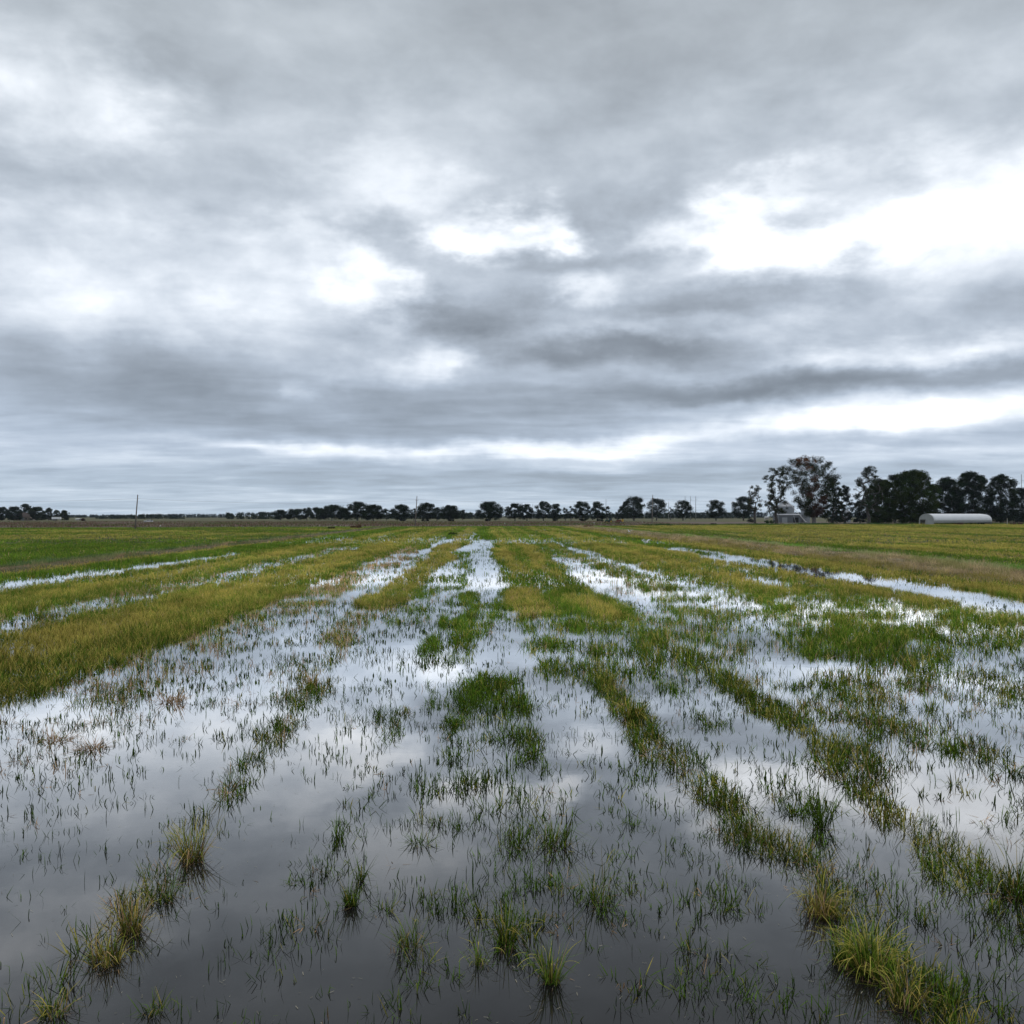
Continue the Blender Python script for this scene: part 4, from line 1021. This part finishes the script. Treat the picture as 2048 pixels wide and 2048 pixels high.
MB().box((6, 6, 7.8), (1.0, 1.0, 2.2)).build('chimney', mat_simple('white_chimney', (.6, .58, .55), .8), hs)
for dx in (-4.5, -1.8, 3.5):
    w_ = MB().box((dx, -.12, 1.7), (1.0, .08, 1.3)).build('window', M_dark, hs)
shed(150, 159.5, 1000, 1038, 1036.8, 6, 'tiny pale far shed left of the dark red bush', M_pale, M_pale, 'small_shed', 1)
# auger leaning on the big bin
Xa, Ya, Ta = b1
m = MB(); a0 = (gx(1573, 625), 625, CH + (YH - 1000) * 625 / F); a1 = (gx(1591, 600), 600, CH + (YH - 1022) * 600 / F)
rr = empty('grain_auger', (a1[0], a1[1], 0), 0, 'thin white grain auger slanting down from the roof of the larger bin', 'auger')
d = np.array(a0) - np.array((a1[0], a1[1], 0))
far = np.array((a1[0] + 6, a1[1] - 2, .5)) - np.array((a1[0], a1[1], 0))
MB().tube([far, d], .16, 8).build('tube', M_pale, rr)
MB().tube([(0, -.3, 0), (.3 * d[0] , .3 * d[1], 7.0)], .08, 6).build('support_leg', M_steel, rr)
MB().tube([(5.5, -1.9, .45), (6.5, -2.2, .45)], .45, 12).build('hopper', M_steel, rr)
# small parked machine left of the shed
def machine():
    Y = 590; X = gx(1533, Y)
    r = empty('fuel_tank_stand', (X, Y, 0), .1, 'small pale tank on a steel stand left of the grey metal shed', 'tank')
    MB().tube([(-1.3, 0, 3.3), (1.3, 0, 3.3)], .75, 16).build('tank', M_pale, r, False, .05)
    m = MB()
    for sx in (-.9, .9):
        for sy in (-.5, .5): m.tube([(sx * 1.1, sy * 1.2, 0), (sx, sy, 2.8)], .07, 6)
    for sx in (-.9, .9): m.tube([(sx, -.55, 2.65), (sx, .55, 2.65)], .06, 6)
    m.build('stand', M_steel, r)
machine()

# ------------------------------------------------------------------ vehicles
M_white = mat_simple('white_paint', (.72, .72, .72), .35, 0, .05); M_glass = mat_simple('dark_glass', (.02, .025, .03), .1, 0, .02, spec=.6)
M_tyre = mat_simple('tyre', (.025, .025, .025), .9); M_rim = mat_simple('rim', (.35, .35, .35), .4, .5, .05)
def wheel(parent, x, y, r, w, rim=None, name='wheel'):
    o = MB().tube([(x, y - w / 2, r), (x, y - w * .42, r), (x, y + w * .42, r), (x, y + w / 2, r)], [r * .9, r, r, r * .9], 20).build(name, M_tyre, parent)
    MB().tube([(x, y - w / 2 - .02, r), (x, y + w / 2 + .02, r)], r * .58, 14).build('rim', rim or M_rim, o)
def pickup():
    Y = 640; X = gx(297, Y)
    r = empty('pickup_truck', (X, Y, 0), pi + .12, 'white pickup truck with a dark covered bed parked in the brown fallow field', 'pickup truck')
    body = MB(); body.prism([(2.85, .5), (2.9, .95), (2.75, 1.12), (1.35, 1.2), (-2.85, 1.2), (-2.9, .5)], -.95, .95)
    body.build('body', M_white, r, False, .06)
    MB().prism([(1.35, 1.2), (.75, 1.85), (-1.0, 1.88), (-1.25, 1.2)], -.85, .85).build('cab', M_white, r, False, .05)
    for sy in (-.87, .87):
        MB().prism([(1.12, 1.26), (.68, 1.76), (-.12, 1.78), (-.12, 1.26)], sy - .01, sy + .01).build('window', M_glass, r)
        MB().prism([(-.22, 1.26), (-.22, 1.78), (-.95, 1.78), (-1.12, 1.26)], sy - .01, sy + .01).build('window', M_glass, r)
    MB().add([(1.36, -.75, 1.24), (1.36, .75, 1.24), (.80, .72, 1.82), (.80, -.72, 1.82)], [(0, 1, 2, 3)]).build('windscreen', M_glass, r)
    MB().prism([(-1.35, 1.2), (-1.35, 1.72), (-2.8, 1.68), (-2.85, 1.2)], -.82, .82).build('bed_cover', M_dark, r, False, .05)
    for sx in (-1.85, 1.9):
        for sy in (-.86, .86): wheel(r, sx, sy, .40, .26)
    MB().box((2.95, 0, .6), (.12, 1.8, .2)).build('bumper', M_rim, r)
    for sy in (-.75, .75): MB().box((2.91, sy, .88), (.06, .3, .16)).build('headlight', M_ins, r)
pickup()
def box_trailer():
    Y = 870; X = gx(113, Y)
    r = empty('box_trailer', (X, Y, 0), 0, 'white box trailer parked before the right end of the left grove', 'trailer')
    MB().box((0, 0, 2.35), (7.8, 2.4, 2.0)).build('box', mat_simple('trailer_white', (.85, .85, .86), .4, 0, .03), r, False, .04)
    MB().box((0, 0, 1.24), (7.4, 1.2, .18)).build('chassis', M_dark, r)
    for sx in (-2.6, -1.5):
        for sy in (-1, 1): wheel(r, sx, sy * 1.0, .48, .3)
    for sy in (-.5, .5): MB().tube([(2.9, sy, 0), (2.9, sy, 1.2)], .07, 6).build('landing_leg', M_steel, r)
box_trailer()
def tractor():
    Y = 585; X = gx(1217.5, Y)
    r = empty('tractor', (X, Y, 0), pi + .2, 'dark green tractor with a glazed cab working in front of the oak row', 'tractor')
    G = mat_simple('tractor_green', (.018, .060, .030), .45, 0, .1); Yl = mat_simple('tractor_yellow', (.42, .30, .03), .5)
    MB().box((1.0, 0, 1.45), (2.5, .85, .85), taper=.92).build('hood', G, r, False, .06)
    MB().box((-.2, 0, 1.0), (3.6, .6, .5)).build('chassis', M_dark, r)
    MB().box((-.95, 0, 2.25), (1.5, 1.5, 1.35), taper=.9).build('cab_glass', M_glass, r, False, .05)
    MB().box((-.95, 0, 3.0), (1.75, 1.7, .18)).build('cab_roof', G, r, False, .05)
    m = MB()
    for sx in (-.72, .72):
        for sy in (-.74, .74): m.tube([(-.95 + sx * 1.02, sy * 1.02, 1.5), (-.95 + sx * .95, sy * .95, 2.95)], .05, 6)
    m.build('cab_pillar', G, r)
    for sy in (-1.05, 1.05):
        wheel(r, -1.1, sy, .95, .5, Yl); wheel(r, 1.55, sy * .85, .62, .36, Yl)
        MB().add([(-1.95, sy - .28, 1.75), (-1.95, sy + .28, 1.75), (-1.1, sy + .28, 2.05), (-1.1, sy - .28, 2.05), (-.3, sy + .28, 1.8), (-.3, sy - .28, 1.8)],
                 [(0, 1, 2, 3), (3, 2, 4, 5)]).build('fender', G, r)
    MB().tube([(.9, .25, 1.8), (.9, .25, 2.9)], .06, 8).build('exhaust', M_dark, r)
tractor()
def implement():
    Y = 585; X = gx(1236, Y)
    r = empty('seed_drill', (X, Y, 0), .0, 'red towed farm implement with a yellow box at its end, behind the tractor', 'farm implement')
    Rd = mat_simple('faded_red', (.16, .05, .04), .7, 0, .3); Yl = mat_simple('bright_yellow', (.55, .33, .03), .5, 0, .1)
    m = MB(); m.tube([(-3.6, 0, .8), (-1.5, 0, 1.1), (2.6, 0, 1.1)], .12, 6)
    for sy in (-1.2, 1.2): m.tube([(-1.8, sy, 1.1), (2.6, sy, 1.1)], .10, 6)
    for sx in (-1.8, 0, 2.6): m.tube([(sx, -1.2, 1.1), (sx, 1.2, 1.1)], .10, 6)
    m.build('frame', Rd, r)
    for k in range(6):
        x = -1.6 + k * .75
        o = MB().tube([(x, -1.0, .42), (x, 1.0, .42)], .06, 6); 
        for j in range(5): o.tube([(x + .0, -1.0 + j * .5, .42), (x + .05, -.97 + j * .5, .42)], .40, 12)
        o.build('disc_gang', Rd, r)
    MB().box((.4, 0, 1.55), (2.6, 1.6, .75), taper=1.15).build('hopper', Rd, r, False, .05)
    MB().box((2.75, 0, 1.55), (1.1, 1.8, 1.5), taper=.95).build('end_box', Yl, r, False, .06)
    for sy in (-1.35, 1.35): wheel(r, 1.6, sy, .5, .3)
implement()

# ------------------------------------------------------------------ egrets
M_egret = mat_simple('white_plumage', (.80, .80, .78), .8, 0, .04, 20); M_bill = mat_simple('bill', (.5, .32, .05), .5)
M_legs = mat_simple('bird_leg', (.03, .03, .03), .7)
def egret_flying(px, py, Y, rz, bank, span, label):
    X = gx(px, Y); Z = CH + (YH - py) * Y / F
    r = empty('egret', (X, Y, Z), rz, label, 'egret', 'white egrets flying low over the rice')
    r.rotation_euler = (0, bank, rz)
    m = MB()
    # body along +y, retracted neck and head
    m.tube([(0, -.30, .0), (0, -.20, .0), (0, -.05, .0), (0, .10, .01), (0, .22, .03), (0, .30, .05), (0, .33, .08), (0, .38, .08), (0, .44, .07)],
           [.012, .05, .085, .085, .055, .045, .04, .035, .012], 12)
    h = span / 2
    for sx in (-1, 1):
        st = [(0, .13, -.16, .02), (.22, .15, -.17, .14), (.45, .17, -.15, .235), (.68, .12, -.14, .245), (.86, .04, -.12, .20), (1.0, -.06, -.10, .13)]
        V = []; 
        for (u, le, te, z) in st:
            x = sx * (u * h + .03)
            for (yy, dz) in ((le, 0), ((le * .6 + te * .4), .022), (te, 0), ((le * .6 + te * .4), -.008)): V.append((x, yy, z + dz))
        f = []
        for i in range(len(st) - 1):
            for k in range(4):
                a, b = i * 4 + k, i * 4 + (k + 1) % 4
                q = (a, b, b + 4, a + 4); f.append(q if sx > 0 else q[::-1])
        f.append((20, 21, 22, 23)); f.append((3, 2, 1, 0))
        m.add(V, f)
    # tail fan
    m.add([(-.03, -.22, .01), (.03, -.22, .01), (.07, -.42, 0), (-.07, -.42, 0), (-.03, -.22, -.01), (.03, -.22, -.01), (.07, -.42, -.008), (-.07, -.42, -.008)],
          [(0, 1, 2, 3), (7, 6, 5, 4), (0, 3, 7, 4), (1, 5, 6, 2), (3, 2, 6, 7)])
    m.build('body', M_egret, r, True)
    MB().tube([(0, .43, .07), (0, .56, .05)], [.012, .003], 6).build('bill', M_bill, r)
    for sx in (-1, 1): MB().tube([(sx * .02, -.25, -.02), (sx * .02, -.60, -.03)], [.010, .007], 5).build('leg', M_legs, r)
egret_flying(1293, 1084.5, 92, radians(20), radians(-3), .98, 'nearer and larger white egret flying low with wings spread over the right channel')
egret_flying(1258.5, 1063, 148, radians(-30), radians(8), .98, 'farther and smaller white egret gliding beyond the larger one')
def egret_standing(px, py, Y, label, rz=0.4, z0=0.0):
    X = gx(px, Y)
    r = empty('egret', (X, Y, z0), rz, label, 'egret', 'white egrets standing at the far field edge')
    m = MB(); m.tube([(-.30, 0, .42), (-.16, 0, .48), (0, 0, .54), (.12, 0, .60), (.17, 0, .70), (.14, 0, .82), (.17, 0, .93), (.22, 0, .98), (.28, 0, .985)],
                     [.015, .09, .11, .075, .045, .035, .032, .036, .012], 10)
    m.build('body', M_egret, r, True)
    MB().tube([(.27, 0, .985), (.40, 0, .96)], [.012, .003], 6).build('bill', M_bill, r)
    for sy in (-.04, .04): MB().tube([(0, sy, .46), (.02, sy, .22), (-.01, sy, 0)], [.014, .01, .009], 5).build('leg', M_legs, r)
egret_standing(320.5, 1052, 330, 'standing white egret at the edge of the left rice field near the lone pole', .4, .4)
egret_standing(1009.5, 1047.5, 420, 'standing white egret before the brown strip under the central oaks', 2, .5)
egret_standing(1188, 1048, 395, 'standing white egret on the tawny weed heap of the right levee', 1, 1.0)
egret_standing(1285, 1044.2, 520, 'standing white egret on the brown strip right of the tractor', 2.5, .4)

# ------------------------------------------------------------------ haze
def haze():
    m = bpy.data.materials.new('haze_air'); m.use_nodes = True; nt = m.node_tree; nt.nodes.clear()
    v = nt.nodes.new('ShaderNodeVolumePrincipled'); v.inputs['Color'].default_value = (.72, .84, 1.0, 1); v.inputs['Density'].default_value = .000035
    v.inputs['Anisotropy'].default_value = 0.0
    o = nt.nodes.new('ShaderNodeOutputMaterial'); nt.links.new(v.outputs[0], o.inputs['Volume'])
    b = MB().box((0, 1150, 22), (5200, 3000, 48)).build('haze', m)
    tag(b, 'thin blue grey air haze over the fields', 'haze', kind='stuff')
haze()
